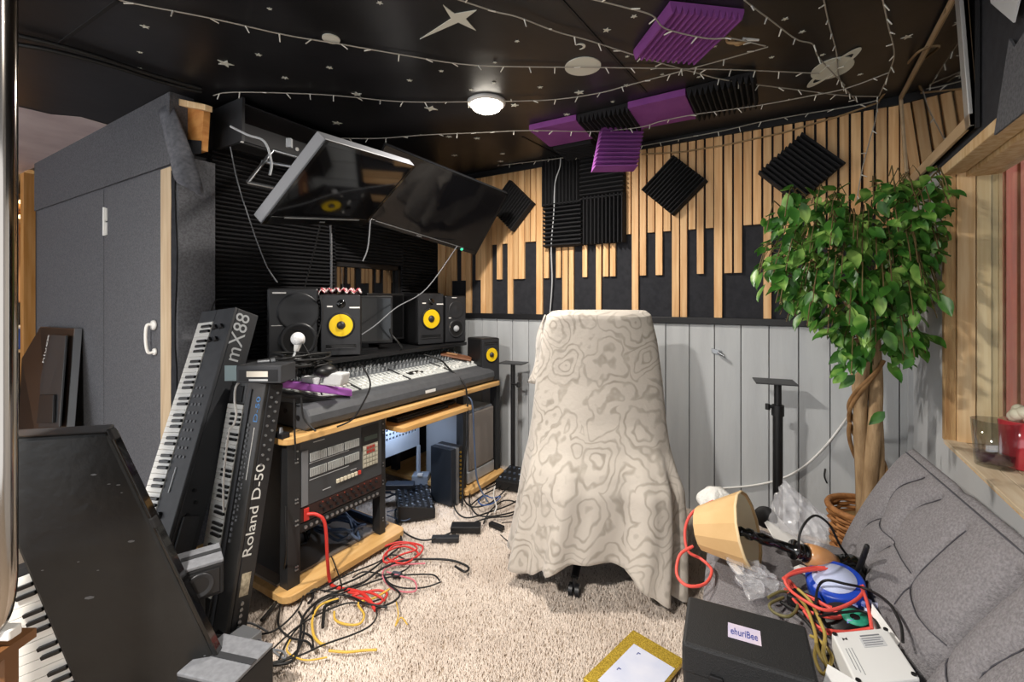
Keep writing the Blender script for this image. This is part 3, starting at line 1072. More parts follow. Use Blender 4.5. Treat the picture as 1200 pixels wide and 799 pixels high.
mxp = mat('charcoal_keyboard', '#37393d', .5, hex2='#3f4145', scale=20)
mxr = mat('charcoal_keyboard_back', '#303236', .5)
t, o, ex, ez, nn, W, L = stood_keyboard('stage_keyboard', 'long charcoal keyboard with mX88 lettering stood on end by the closet',
    (-2.310, .655, .012), (-2.066, .687, .02), (-2.513, 1.114, 1.29), .13, 52, .02, .955, .115, mxp, mxr, 1)
b = -nn
lettering('mX88', mat('grey_letter', '#aeb2b6', .5), t, o + ex * (W + .0008) + ez * L * .815 + b * .085, ez, -b, .070, width=.235)
mk = MB()
for s_, u_, r_ in ((.93, .60, .017), (.93, .78, .017), (.885, .55, .017), (.885, .73, .017)):
    mk.cyl(o + ex * W * u_ + ez * L * s_, o + ex * W * u_ + ez * L * s_ + nn * .012, r_, r_ * .8, 3)
mk.build('pad', M_black, t)
bt = MB()
for i in range(9):
    for j in range(3):
        bt.obox(o + ex * (W * (.56 + .1 * j)) + ez * L * (.50 + .027 * i), ex * .013, ez * .011, nn * .004)
for i in range(14):
    for j in range(3):
        bt.obox(o + ex * (W * (.53 + .045 * j)) + ez * L * (.16 + .013 * i), ex * .006, ez * .009, nn * .003)
bt.build('buttons', M_greyp, t, kind='stuff')
MB().obox(o + ex * W * .66 + ez * L * .40, ex * .006, ez * .1, nn * .004).build('slider', M_lgrey, t)
sk = MB()
for s_ in (.30, .335, .235):
    sk.cyl(o + ex * W * .6 + ez * L * s_, o + ex * W * .6 + ez * L * s_ + nn * .012, .016, .014, 14)
sk.build('knob', M_black, t)
jk = MB()
for i in range(7):
    q_ = o + ex * W + ez * L * (.2 + .035 * i) + b * (.05 + .02 * (i % 2))
    jk.cyl(q_, q_ + ex * .006, .009, .008, 10)
jk.build('sockets', M_black, t)
MB().obox(o + ex * W + ez * L * .12 + b * .03, ex * .012, ez * .3, b * .07).build('heat_ridge', mxp, t, bevel=.004)

d50p = mat('dark_synth_panel', '#262626', .28, hex2='#2f2e2d', scale=20)
t, o, ex, ez, nn, W, L = stood_keyboard('synthesizer', 'black synthesizer with Roland D-50 lettering stood on end against the desk',
    (-2.147, .908, .004), (-1.867, .903, .004), (-2.205, 1.103, .975), .082, 36, .12, .90, .135, d50p, mat('synth_back', '#232325', .35), 1)
b = -nn
ML = mat('pale_letter', '#d5d4d0', .5)
lettering('Roland D-50', ML, t, o + ex * (W + .0006) + ez * L * .30 + b * .052, ez, -b, .036, width=.36)
lettering('D-50', mat('blue_letter', '#4a7fb8', .5), t, o + ex * (W * .93) + ez * L * .83 + nn * .0005, ez, -ex, .030, width=.11)
MB().obox(o + ex * W * .88 + ez * L * .60, ex * .004, ez * .21, nn * .001).build('stripe', ML, t)
MB().obox(o + ex * W * .60 + ez * L * .03, ex * .018, ez * L * .94, nn * .005).build('slider_groove', M_dgrey, t)
bt = MB()
for i in range(22):
    bt.obox(o + ex * (W * .70) + ez * L * (.35 + .022 * i), ex * .012, ez * .012, nn * .004)
    if i % 3:
        bt.obox(o + ex * (W * .78) + ez * L * (.42 + .014 * i), ex * .010, ez * .008, nn * .003)
bt.build('buttons', M_greyp, t, kind='stuff')
st_ = MB().obox(o + ex * W + ez * L * .155 + b * .028, ex * .0012, ez * .085, b * .036)
st_.build('type_sticker', mat('aged_sticker', '#c9bda4', .6, hex2='#8f846f', scale=60), t)
jk = MB()
for i in range(5):
    q_ = o + ex * W + ez * L * (.04 + .022 * i) + b * .045
    jk.cyl(q_, q_ + ex * .005, .008, .007, 10)
for i in range(16):
    q_ = o + ex * W + ez * L * (.66 + .02 * i) + b * (.035 + .025 * (i % 2))
    jk.cyl(q_, q_ + ex * .005, .006, .005, 8)
jk.build('sockets', M_steel, t)
MB().obox(o + ex * W * .02 + ez * L * .91 , ex * .11, ez * .07, nn * .004).build('lever_block', M_blackmatt, t, bevel=.002)
solo(MB().tube(spline([AT(287, 443, 1.96), AT(277, 452, 1.93), AT(275, 470, 1.90), AT(277, 485, 1.89), AT(274, 497, 1.89), AT(268, 507, 1.88), AT(262, 560, 1.87), AT(262, 600, 1.86)], 7), .0045, 6), 'white_cable', M_white, 'white cable running down over the synthesizer keys', 'cable')
solo(MB().tube(spline([AT(265, 350, 2.36), AT(252, 353, 2.33), AT(246, 375, 2.30), AT(243, 420, 2.22), AT(232, 455, 2.15), AT(219, 490, 2.05), AT(217, 510, 2.02)], 7), .004, 6), 'black_cable', M_rubber, 'black cable looped over the top of the mX88 keyboard', 'cable')

# interface box resting on the synthesizer's upper end
bx = thing('interface_box', 'small black rack box with white label on the synthesizer end', 'device', AT(300, 448, 1.98))
q0 = AT(277, 449, 1.93)
MB().obox(q0, RGT * .19, FWD * .13, UP * .075).build('case', M_dgrey, bx, bevel=.003)
MB().obox(q0 + RGT * .01 + UP * .008 - FWD * .002, RGT * .165, FWD * .002, UP * .05).build('front_panel', M_black, bx)
MB().obox(q0 + RGT * .045 + UP * .027 - FWD * .004, RGT * .09, FWD * .002, UP * .024).build('paper_label', mat('cream_label', '#d6d0c4', .6), bx)
MB().obox(q0 + RGT * .055 + UP * .010 - FWD * .004, RGT * .08, FWD * .002, UP * .008).build('paper_label', M_lgrey, bx)
MB().obox(q0 - RGT * .05 + UP * .01, RGT * .05, FWD * .003, UP * .065).build('rack_ear', mat('blue_grey_metal', '#8fa4a8', .5), bx)

# ------------------------------------------------------------------ left foreground
PN = V((.72, -.69, 0)).normalized()
def onpanel(px, py):
    r = ray(px, py)
    B = V((-1.77, .53, -.4))
    return V((0, 0, EYE)) + r * (B.dot(PN) / r.dot(PN))


kc = thing('keyboard_cabinet', 'large chipped black keyboard cabinet leaning in the left foreground', 'keyboard', (-1.7, .6, 0))
mchip = mat('chipped_black_vinyl', '#141414', .38, hex2='#1d1d1d', scale=9, bump=.2, bscale=25)
tr_, tl_ = onpanel(127, 507), onpanel(-45, 517)
br_, bl_ = onpanel(265, 800), onpanel(85, 800)
dR = (br_ - tr_)
br_ = tr_ + dR * ((tr_.z - .004) / -dR.z)
dL = bl_ - onpanel(20, 645)
bl_ = bl_ + dL * ((bl_.z - .004) / -dL.z)
dLn = dL.normalized()
tl_ = bl_ - dLn * ((tr_.z - bl_.z) / -dLn.z)
MB().prism([tr_, br_, bl_, tl_], -PN * .035).build('panel_body', mchip, kc, bevel=.010)
side = (br_ - tr_)
tb0, tb1 = onpanel(-40, 516), onpanel(118, 507)
tb0.z = tb1.z = tr_.z - .004
MB().prism([tb0 - PN * .034, tb1 - PN * .034, tb1 - PN * .13 - (tb1 - tb0).normalized() * .03, tb0 - PN * .13], (0, 0, -.03)).build('top_board', mat('lit_black_top', '#3a3b3d', .35, hex2='#27282a', scale=7), kc, bevel=.004)  # greyer than the panel: light falling on the top put into colour
hz_ = UP.cross(PN).normalized()
if hz_.dot(RGT) < 0:
    hz_ = -hz_
MB().prism([tr_ + PN * .004 + hz_ * .001, br_ + PN * .004 + hz_ * .001, br_ + PN * .004 + hz_ * .016, tr_ + PN * .004 + hz_ * .008], -PN * .038).build('edge_rail', M_gloss, kc, bevel=.003)
for s_ in (.0, .30):
    c = tr_ + side * s_
    MB().obox(c - side.normalized() * .012 + PN * .008, side.normalized() * .035, hz_ * .014, -PN * .03).build('corner_latch', M_blackmatt, kc, bevel=.004)
chips = MB()
for px, py, a in ((110, 556, 7), (128, 567, 4), (143, 577, 3), (154, 634, 8), (105, 700, 11), (92, 658, 3), (115, 668, 3), (50, 668, 3), (236, 775, 5), (246, 781, 4), (231, 786, 6), (243, 792, 4), (240, 768, 3), (139, 568, 5)):
    c = onpanel(px, py) + PN * .0006
    r = a / FPX * 1.3 * .5
    an = random.uniform(0, 3)
    hx_ = PN.cross(UP)
    chips.prism([c + (hx_ * math.cos(k * 1.05 + an) * r + UP * math.sin(k * 1.05 + an) * r * .35) for k in range(6)], PN * .0006)
chips.build('paint_chips', M_greyp, kc, kind='stuff')
# white keys along its left edge
ke = dLn
kx = -(PN.cross(ke)).normalized()
if kx.dot(RGT) > 0:
    kx = -kx
ks = onpanel(18, 690)
ks = onpanel(20, 645) + dLn * .085
for i in range(16):
    MB().obox(ks + ke * (0.0275 * i) - PN * .03, ke * .0262, kx * .15, PN * .018).build('white_key', M_ivory, kc, bevel=.001)
    if patt(i):
        MB().obox(ks + ke * (0.0275 * i + .019) - PN * .012, ke * .012, kx * .05, PN * .012).build('black_key', M_keyblack, kc, bevel=.002)
MB().obox(ks - ke * .02 - PN * .10, ke * .48, kx * .17, PN * .065).build('key_bed', M_blackmatt, kc)

# chrome tube frame of a standing mirror, at the very left
dch = 1.04
cf = thing('standing_mirror', 'chrome tube framed mirror at the left edge', 'mirror', AT(-20, 735, dch))
x0 = AT(9, 351, dch)
def ch(px, py):
    return AT(px, py, dch)


MB().tube([ch(9, -180)] + [ch(9, 60), ch(9, 400)] + spline([ch(9, 640), ch(8, 690), ch(-2, 728), ch(-26, 745), ch(-60, 748)], 6), .0170, 14).build('frame', M_chrome, cf)
MB().obox(ch(-100, 720) + FWD * .004, RGT * (108 / FPX * dch), UP * 1.6, FWD * .004).build('mirror_glass', mat('mirror_glass', '#c9ccce', .03, metal=1.0), cf)
MB().obox(ch(-30, 742) - UP * .02, RGT * (40 / FPX * dch), FWD * .03, UP * .025).build('foot_clip', M_white, cf, bevel=.004)
tt = thing('side_table', 'small brown wooden table under the chrome mirror', 'table', (-1.6, .05, 0))
c = ch(-10, 757)
MB().obox(c - RGT * .40 - FWD * .02 - UP * .03, RGT * .43, FWD * .09, UP * .022).build('table_top', mat('brown_wood', '#6b4626', .5, hex2='#7d5633', scale=5), tt)
for k in (-.37, 0):
    q_ = c + RGT * k
    MB().obox(V((q_.x, q_.y, .0)), RGT * .03, FWD * .03, UP * (c.z - .03)).build('leg', mat('brown_wood', '#6b4626', .5), tt)

# small monitor speakers in the left foreground
mgt = mat('grey_speaker_top', '#6e7075', .7, hex2='#7b7d82', scale=60)
def wedge(name, label, c, r_, f_, w_, d_, h_):
    c, r_, f_ = V(c), V(r_).normalized(), V(f_).normalized()
    t = thing(name, label, 'speaker', c)
    o = c - r_ * w_ / 2 - f_ * d_ / 2
    MB().obox(o, r_ * w_, f_ * d_, UP * h_).build('cabinet', M_blackmatt, t, bevel=.005)
    MB().obox(o + UP * h_, r_ * w_, f_ * d_, UP * .012).build('top_panel', mgt, t, bevel=.003)
    MB().obox(o + UP * (h_ + .0115) + r_ * .02 + f_ * d_ * .45, r_ * (w_ - .02), f_ * .022, UP * .003).build('top_groove', M_dgrey, t)
    fm_ = MB().obox(o + r_ * .012 + UP * .012 - f_ * .004, r_ * (w_ - .024), f_ * .004, UP * (h_ - .024))
    fm_.build('baffle', M_black, t, bevel=.002)
    MB().lathe([(0, -.004), (.25 * h_, -.001), (.34 * h_, .004), (.37 * h_, .004), (.38 * h_, 0)], o + r_ * w_ / 2 + UP * h_ / 2 - f_ * .005, -f_, 20).build('cone', M_satin, t)
    return t


wr_ = (RGT * .78 + FWD * .62).normalized()
wf_ = (FWD * .78 - RGT * .62).normalized()
c = AT(234, 704, 1.5) + wf_ * .065
wedge('small_speaker', 'small grey-topped speaker between the black cabinet and the synthesizer', c, wr_, wf_, .135, .13, .105)
e_ = c + wf_ * .02 - wr_ * .03
solo(MB().box(e_.x - .04, e_.x + .04, e_.y - .04, e_.y + .04, 0, c.z - .001), 'equipment_box', M_blackmatt, 'black box under the small grey-topped speaker', 'box', bevel=.004)
c = AT(262, 785, 1.42)
wedge('small_speaker', 'grey-topped speaker on the floor at the bottom left', (c.x - .02, c.y + .02, 0), (.9, .3, 0), (-.3, .9, 0), .20, .17, .20)

# ------------------------------------------------------------------ studio desk
DX = -1.865
dk = thing('studio_desk', 'studio desk with beech edges and black steel rack legs along the left wall', 'desk', (-2.2, 2.0, 0))


def slab(y0, y1, x0, x1, z0, z1, r=.05):
    """board with rounded front corners; x1 is the front edge"""
    p = [(x0, y0), (x0, y1)]
    for k in range(5):
        a = math.pi / 2 * k / 4
        p.append((x1 - r + r * math.sin(a), y1 - r + r * math.cos(a)))
    for k in range(5):
        a = math.pi / 2 * k / 4
        p.append((x1 - r + r * math.cos(a), y0 + r - r * math.sin(a)))
    return MB().prism([V((a, b, z0)) for a, b in p], (0, 0, z1 - z0))


M_steelblack = mat('black_rack_steel', '#1f2022', .5, hex2='#252628', scale=15)
slab(1.155, 2.87, -2.65, DX, .712, .742).build('desk_top', M_beech, dk, bevel=.004)
slab(1.14, 1.86, -2.65, DX + .02, .035, .068).build('bottom_shelf', M_beech, dk, bevel=.004)
MB().box(-2.62, DX - .095, 1.17, 1.83, .068, .078).build('shelf_board', mat('grey_laminate', '#6f655d', .6, hex2='#7c7168', scale=4), dk)
slab(2.42, 2.90, -2.65, DX + .02, .035, .068).build('bottom_shelf', M_beech, dk, bevel=.004)
for x, y, wy in ((-1.925, 1.180, .062), (-1.945, 1.725, .040), (-2.56, 1.180, .06), (-2.56, 1.725, .04), (-1.93, 2.44, .035), (-1.93, 2.845, .045), (-2.56, 2.44, .04), (-2.56, 2.845, .04)):
    MB().box(x - .03, x + .03, y, y + wy, .068, .712).build('leg_post', M_steelblack, dk, bevel=.002)
rv = MB()
for z in (.14, .155, .34, .36, .44, .455, .62, .635, .67):
    for y in (1.247, 1.238):
        rv.cyl((-1.896, y - .02, z), (-1.890, y - .02, z), .004, seg=8)
    rv.cyl((-1.916, 1.745, z), (-1.911, 1.745, z), .004, seg=8)
rv.build('rivets', M_steel, dk, kind='stuff')
MB().box(-2.55, -1.96, 1.20, 1.215, .10, .70).build('side_panel', M_steelblack, dk)
MB().box(-2.56, -1.93, 1.77, 1.785, .082, .115).build('cross_rail', mat('blue_steel', '#24344c', .5), dk)
# keyboard tray
tray = slab(1.815, 2.47, -2.30, DX + .03, .612, .640, .03).build('keyboard_tray', M_beech, dk, bevel=.003)
MB().box(-2.05, -1.99, 1.82, 1.84, .640, .712).build('tray_hanger', M_beech, dk)
# modesty panel with square holes
pp = MB()
MP = mat('blue_lit_steel', '#a9b7c8', .5, hex2='#b6c2d1', scale=6)  # blue of the light under the desk put into the steel colour
gy, gz, st = 1.99, .395, .030
pp.box(-2.31, -2.30, 1.86, 2.44, .30, gz)
pp.box(-2.31, -2.30, 1.86, 2.44, gz + 7 * st, .64)
pp.box(-2.31, -2.30, 1.86, gy, gz, gz + 7 * st)
pp.box(-2.31, -2.30, gy + 14 * st, 2.44, gz, gz + 7 * st)
for i in range(14):
    for j in range(7):
        y, z = gy + i * st, gz + j * st
        pp.box(-2.31, -2.30, y, y + st, z, z + .013)
        pp.box(-2.31, -2.30, y, y + .013, z + .013, z + st)
pp.build('perforated_panel', MP, dk)
for y in (1.87, 2.42):
    MB().box(-2.31, -2.29, y, y + .02, .03, .30).build('panel_leg', MP, dk)
MB().box(-2.235, -2.220, 1.95, 2.38, .600, .611).build('added_led_strip', mat('added_strip_glow', '#bcd4ff', emit=2.5), dk)  # strip and its lamp are added for the cool glow, source unseen
ll = area('added_desk_light', (-2.20, 2.16, .592), .20, 1.3, (.68, .80, 1.0))
# raised speaker shelf
MB().box(-2.66, -2.20, 1.23, 2.87, .990, 1.015).build('speaker_shelf', M_black, dk, bevel=.003)
for y in (1.25, 2.05, 2.83):
    MB().box(-2.62, -2.42, y, y + .03, .742, .990).build('shelf_support', M_black, dk)
lettering('OMNIRAX', mat('dark_print', '#2b2018', .6), dk, V((DX - .10, 1.20, .7425)), (.30, .95, 0), (-.95, .30, 0), .012, width=.11)

# ------------------------------------------------------------------ mixing console
mx = thing('mixing_console', 'long grey mixing console full of knobs on the studio desk', 'mixer', (-2.1, 2.05, .743))
CY0, CY1 = 1.275, 2.80
CXF, CXB, CZF, CZB = -1.985, -2.43, .862, .965
ML_ = mat('console_light_panel', '#c9ccca', .45, hex2='#bcc0bf', scale=14)
MD_ = mat('console_grey_panel', '#585c60', .5, hex2='#62666a', scale=14)
body = MB()
prof = [(-2.45, .743), (-1.915, .743), (-1.892, .758), (-1.882, .785), (-1.886, .815), (-1.905, .842), (-1.935, .856), (CXF, CZF), (CXB, CZB), (-2.45, CZB - .02)]
body.prism([V((a, CY0 + .0, b)) for a, b in prof], (0, CY1 - CY0, 0))
body.build('chassis', mat('console_charcoal', '#46484c', .5, hex2='#4d4f53', scale=25), mx, bevel=.012)
for y in (CY0 + .012, CY0 - .003):
    pass
sc_ = MB()
for x, z in ((-1.96, .80), (-2.06, .82)):
    sc_.cyl((x, CY0 - .004, z), (x, CY0 + .002, z), .013, .011, 10)
sc_.build('end_screws', M_black, mx, kind='stuff')
MB().box(-1.8845, -1.882, 2.05, 2.14, .785, .802).build('badge', M_white, mx)


def surf(q, y, h=0.0):
    """q 0 front .. 1 back on the sloping face"""
    return V((CXF + (CXB - CXF) * q, y, CZF + (CZB - CZF) * q + h))


def plate(q0, q1, y0, y1, h, m, name):
    a, b, c, d = surf(q0, y0, h), surf(q0, y1, h), surf(q1, y1, h), surf(q1, y0, h)
    return MB().prism([a, b, c, d], (0, 0, -.006)).build(name, m, mx)


SECT = [(CY0 + .03, 1.645), (1.665, 2.02), (2.04, 2.40), (2.42, CY1 - .02)]
for i, (a, b) in enumerate(SECT):
    plate(.01, .36, a, b, .004, ML_, 'fader_panel')
    plate(.365, .99, a, b, .004, MD_, 'knob_panel')
plate(.50, .56, 1.68, 2.00, .007, ML_, 'meter_strip')
kn, kn2, fd, bt = MB(), MB(), MB(), MB()
nrm = V((CZB - CZF, 0, CXF - CXB)).normalized()
if nrm.z < 0:
    nrm = -nrm
for a, b in SECT:
    n = 11
    for i in range(n):
        y = a + (b - a) * (i + .5) / n
        for j in range(11):
            q = .41 + .053 * j
            c = surf(q, y, .004)
            (kn if j % 3 else kn2).cyl(c, c + nrm * .020, .0078, .0058, 6)
        c = surf(.06 + .12 * random.random(), y, .004)
        fd.obox(c - V((0, .007, 0)), (0, .014, 0), surf(.045, 0) - surf(0, 0), nrm * .010)
        sl0 = surf(.04, y, .0045)
        bt.obox(sl0 - V((0, .0012, 0)), (0, .0024, 0), surf(.22, 0) - surf(0, 0), nrm * .0006)
        for j in range(2):
            c = surf(.28 + .035 * j, y, .004)
            bt.obox(c - V((0, .006, 0)), (0, .012, 0), surf(.018, 0) - surf(0, 0), nrm * .004)
kn.build('knobs', mat('console_knob_grey', '#5d6063', .5), mx, kind='stuff')
kn2.build('pale_knobs', mat('console_knob_pale', '#8e9194', .5), mx, kind='stuff')
fd.build('fader_caps', mat('fader_white', '#e3e3df', .5), mx, kind='stuff')
bt.build('slots_and_buttons', mat('fader_slot', '#8b8e90', .5), mx, kind='stuff')
wk = MB()
for i in range(8):
    c = surf(.60 + .03 * (i % 3), 1.70 + .038 * i, .006)
    wk.sphere(c + nrm * .006, .011, 8, 5)
wk.build('white_knobs', M_white, mx, kind='stuff')
MB().prism([surf(.12, 2.08, .006), surf(.12, 2.20, .006), surf(.20, 2.20, .006), surf(.20, 2.08, .006)], (0, 0, .004)).build('button_block', M_black, mx)
for y in (1.655, 2.03, 2.41):
    plate(.01, .99, y - .006, y + .006, .007, M_dgrey, 'divider')

wl_ = thing('wallet', 'brown leather wallet lying on the far end of the console', 'wallet', surf(.25, 2.7, .03))
a, b, c, d = AX(538, 422, -2.22), AX(556, 418, -2.30), AX(583, 433, -2.04), AX(563, 438, -1.98)
c0 = surf(.42, 2.63, .028)
MB().obox(c0 + V((-.05, -.05, 0)), V((.20, .11, -.04)), V((-.06, .09, .012)), UP * .014).build('body', mat('brown_leather', '#6e4630', .55, hex2='#7d5238', scale=20), wl_, bevel=.005)
MB().obox(c0 + V((-.035, .0, .014)), V((.07, .04, -.014)), V((-.02, .03, .004)), UP * .003).build('tan_patch', mat('tan_leather', '#a67d58', .6), wl_)
c = AX(531, 411, -2.30)
solo(MB().obox((-2.36, 2.62, .972), (.05, .0, 0), (0, .10, 0), (0, 0, .04)), 'wood_block', M_pine2, 'small raw wood block at the back of the console', 'block')

# ------------------------------------------------------------------ rack gear
def rack(name, label, y0, y1, z0, z1, m, x1=-1.90, d=.36):
    t = thing(name, label, 'rack unit', (x1 - d / 2, (y0 + y1) / 2, z0))
    MB().box(x1 - d, x1 - .012, y0 + .01, y1 - .01, z0, z1).build('chassis', M_black, t)
    MB().box(x1 - .012, x1, y0, y1, z0, z1).build('front_panel', m, t, bevel=.001)
    return t


rk = rack('lighting_controller', 'tall grey rack unit with rows of small switches and a keypad', 1.245, 1.722, .405, .706, mat('rack_grey', '#3b3d40', .45))
MB().box(-1.900, -1.896, 1.25, 1.282, .408, .66).build('side_trim', M_greyp, rk)
sw = MB()
for r_, z in enumerate((.602, .532)):
    for i in range(30):
        y = 1.293 + i * .0089 + (i // 10) * .006
        sw.box(-1.900, -1.893, y, y + .0056, z, z + .038)
sw.build('switches', mat('switch_grey', '#a3a5a3', .5), rk, kind='stuff')
MB().box(-1.900, -1.898, 1.588, 1.70, .565, .690).build('display_bezel', M_black, rk)
MB().box(-1.898, -1.896, 1.605, 1.69, .612, .634).build('display', mat('dim_lcd', '#39423c', .3), rk)
MB().box(-1.900, -1.897, 1.595, 1.695, .475, .590).build('keypad', mat('keypad_cream', '#9d9a8c', .5), rk)
kp, kr = MB(), MB()
for i in range(5):
    for j in range(5):
        (kr if (j > 2 and 0 < i < 4) else kp).box(-1.897, -1.893, 1.600 + i * .019, 1.613 + i * .019, .480 + j * .022, .494 + j * .022)
kp.build('keys', mat('key_beige', '#b9b5a5', .5), rk, kind='stuff')
kr.build('red_keys', mat('key_red', '#9c3b32', .5), rk, kind='stuff')
for i in range(7):
    MB().box(-1.900, -1.892, 1.435 + i * .0215, 1.450 + i * .0215, .455, .472).build('push_button', mat('button_red', '#c23a2f', .5) if i == 6 else mat('button_cream', '#d5cdb8', .5), rk)
tn = MB()
for y, z, l in ((1.36, .445, .045), (1.31, .685, .06), (1.52, .487, .035), (1.29, .515, .22), (1.29, .592, .22), (1.62, .672, .05)):
    tn.box(-1.900, -1.8985, y, y + l, z, z + .0035)
tn.build('panel_marks', M_lgrey, rk, kind='stuff')
r2 = rack('preamp_rack', 'dark red rack unit with a row of knobs below the switch unit', 1.245, 1.722, .335, .402, mat('maroon_panel', '#38201c', .4, hex2='#2d1917', scale=9))
kk_ = MB()
for i in range(20):
    y = 1.33 + i * .0185
    kk_.cyl((-1.90, y, .352 + .026 * (i % 2)), (-1.887, y, .352 + .026 * (i % 2)), .007, .006, 8)
kk_.build('knobs', M_black, r2, kind='stuff')
lm = MB()
for i in range(9):
    lm.cyl((-1.90, 1.36 + i * .041, .393), (-1.896, 1.36 + i * .041, .393), .003, seg=6)
lm.build('lamps', mat('indicator_red', '#8e3d30', .4), r2, kind='stuff')
MB().box(-1.899, -1.893, 1.262, 1.285, .34, .395).build('red_socket', M_red, r2)
r3 = rack('patch_bay', 'shallow black patch panel under the red rack unit', 1.245, 1.722, .292, .331, M_black)
jk = MB()
for i in range(16):
    jk.cyl((-1.90, 1.27 + i * .028, .311), (-1.894, 1.27 + i * .028, .311), .008, seg=8)
jk.build('sockets', M_steel, r3, kind='stuff')

# ------------------------------------------------------------------ speakers
def box_speaker(name, label, fc, face, W, Hh, D, drivers, m=M_black, slot=None, marks=(), group=None, side=None, bev=.012):
    """fc: bottom centre of the front face; face: direction the front looks"""
    f = V((face[0], face[1], 0)).normalized()
    r = V((-f.y, f.x, 0))            # to the right as seen from the front
    fc = V(fc)
    t = thing(name, label, 'speaker', fc - f * D / 2)
    MB().obox(fc - r * W / 2 - f * D, r * W, f * D, UP * Hh).build('cabinet', side or m, t, bevel=bev)
    bf_ = MB().obox(fc - r * (W / 2 - .008) - f * .004 + UP * .008, r * (W - .016), f * .010, UP * (Hh - .016)).build('baffle', m, t, bevel=.004)
    bf = bf_
    fp = fc + f * .006
    for u, h, rad, kind_ in drivers:
        c = fp + r * (W * u) + UP * (Hh * h)
        if kind_ == 'yellow':
            MB().lathe([(rad * 1.16, 0), (rad * 1.16, .004), (rad * 1.06, .007), (rad * .98, .006)], c, f, 28).build('surround_ring', M_rubber, bf)
            MB().lathe([(rad, .006), (rad * .92, .007), (rad * .45, .003), (rad * .36, .003)], c, f, 28).build('woofer_cone', M_yellow, bf)
            MB().lathe([(rad * .37, .003), (rad * .33, .010), (rad * .2, .016), (0, .018)], c, f, 20).build('dust_cap', M_satin, bf)
        elif kind_ == 'tweeter':
            MB().lathe([(rad * 1.15, 0), (rad * 1.1, .004), (rad * .55, .001), (rad * .4, .006), (0, .010)], c, f, 20).build('tweeter', M_gloss, bf)
        elif kind_ == 'horn':
            MB().lathe([(rad * 1.06, 0), (rad * 1.02, .005), (rad * .9, .003), (rad * .5, -.001 + .003), (rad * .3, .006), (0, .009)], c, f, 28).build('waveguide', M_satin, bf)
        elif kind_ == 'woofer':
            MB().lathe([(rad * 1.15, 0), (rad * 1.12, .006), (rad * .98, .008), (rad * .9, .005)], c, f, 28).build('surround_ring', M_satin, bf)
            MB().lathe([(rad * .92, .005), (rad * .45, .002), (rad * .38, .002)], c, f, 28).build('woofer_cone', M_rubber, bf)
            MB().lathe([(rad * .4, .002), (rad * .35, .012), (rad * .2, .018), (0, .020)], c, f, 20).build('dust_cap', mat('silver_cone', '#a9acb0', .4), bf)
    if slot:
        h0, hh = slot
        MB().obox(fp - r * W * .36 + UP * Hh * h0, r * W * .72, f * .003, UP * Hh * hh).build('port_slot', M_gloss, t, bevel=.004)
        MB().obox(fp - r * W * .36 + UP * Hh * (h0 - .012), r * W * .72, f * .006, UP * Hh * .014).build('port_lip', M_dgrey, t, bevel=.002)
    for u, h, w_, h_ in marks:
        MB().obox(fp + r * W * u + UP * Hh * h, r * W * w_, f * .0016, UP * Hh * h_).build('badge', M_white, bf)
    return t


SH = 1.0155
box_speaker('studio_monitor', 'large black two-way speaker left of the near yellow-coned one', (-2.415, 1.540, SH), (.86, -.50), .265, .400, .22,
            [(.10, .66, .105, 'horn'), (.10, .26, .088, 'woofer')], M_satin, None, [(-.40, .92, .26, .02), (-.42, .47, .28, .007)], side=M_black)
box_speaker('studio_monitor', 'near yellow-coned black speaker with the red and white cloth on top', (-2.262, 1.742, SH), (.80, -.60), .232, .368, .26,
            [(0.0, .50, .066, 'yellow'), (0, .84, .022, 'tweeter')], M_satin, (.14, .055), [(-.33, .79, .13, .022), (.20, .77, .25, .022)], side=M_black, bev=.025)
box_speaker('studio_monitor', 'far yellow-coned black speaker between the dark screen and the far two-way speaker', (-2.285, 2.545, SH), (.955, -.295), .228, .385, .27,
            [(0.0, .50, .070, 'yellow'), (0, .83, .022, 'tweeter')], M_satin, (.14, .055), [(-.33, .79, .13, .022), (.20, .77, .25, .022)], side=M_black, bev=.025)
box_speaker('studio_monitor', 'black two-way speaker at the far end of the speaker shelf', (-2.235, 2.775, SH), (.955, -.295), .195, .365, .20,
            [(.0, .70, .065, 'horn'), (.0, .30, .062, 'woofer')], M_satin, None, [(-.2, .95, .22, .015), (-.35, .52, .1, .02)], side=M_black)
sp = AT(575, 428, 3.36)
box_speaker('studio_monitor', 'smallest yellow-coned speaker, low at the right end of the desk', (sp.x, sp.y, .745), (.93, -.36), .165, .32, .20,
            [(0.02, .62, .050, 'yellow')], M_satin, (.88, .03), [], side=M_black)
# computer screens between the speakers
def screen(label, c, face, W, Hh, name='computer_screen'):
    f = V((face[0], face[1], 0)).normalized()
    r = V((-f.y, f.x, 0))
    c = V(c)
    t = thing(name, label, 'screen', c)
    MB().obox(c - r * W / 2 + UP * .04, r * W, f * -.035, UP * Hh).build('casing', M_black, t, bevel=.004)
    MB().obox(c - r * (W / 2 - .014) + UP * .055, r * (W - .028), f * .002, UP * (Hh - .03)).build('panel', M_gloss, t)
    MB().obox(c - r * .08 - f * .06, r * .16, f * .09, UP * .012).build('foot', M_black, t)
    MB().obox(c - r * .025 - f * .05, r * .05, f * .015, UP * .12).build('neck', M_black, t)


screen('dark computer screen standing behind the console between the yellow speakers', (-2.43, 2.06, SH), (.80, -.60), .36, .32)
screen('second dark screen half hidden behind the far yellow speaker', (-2.52, 2.33, SH), (.98, -.2), .30, .34)

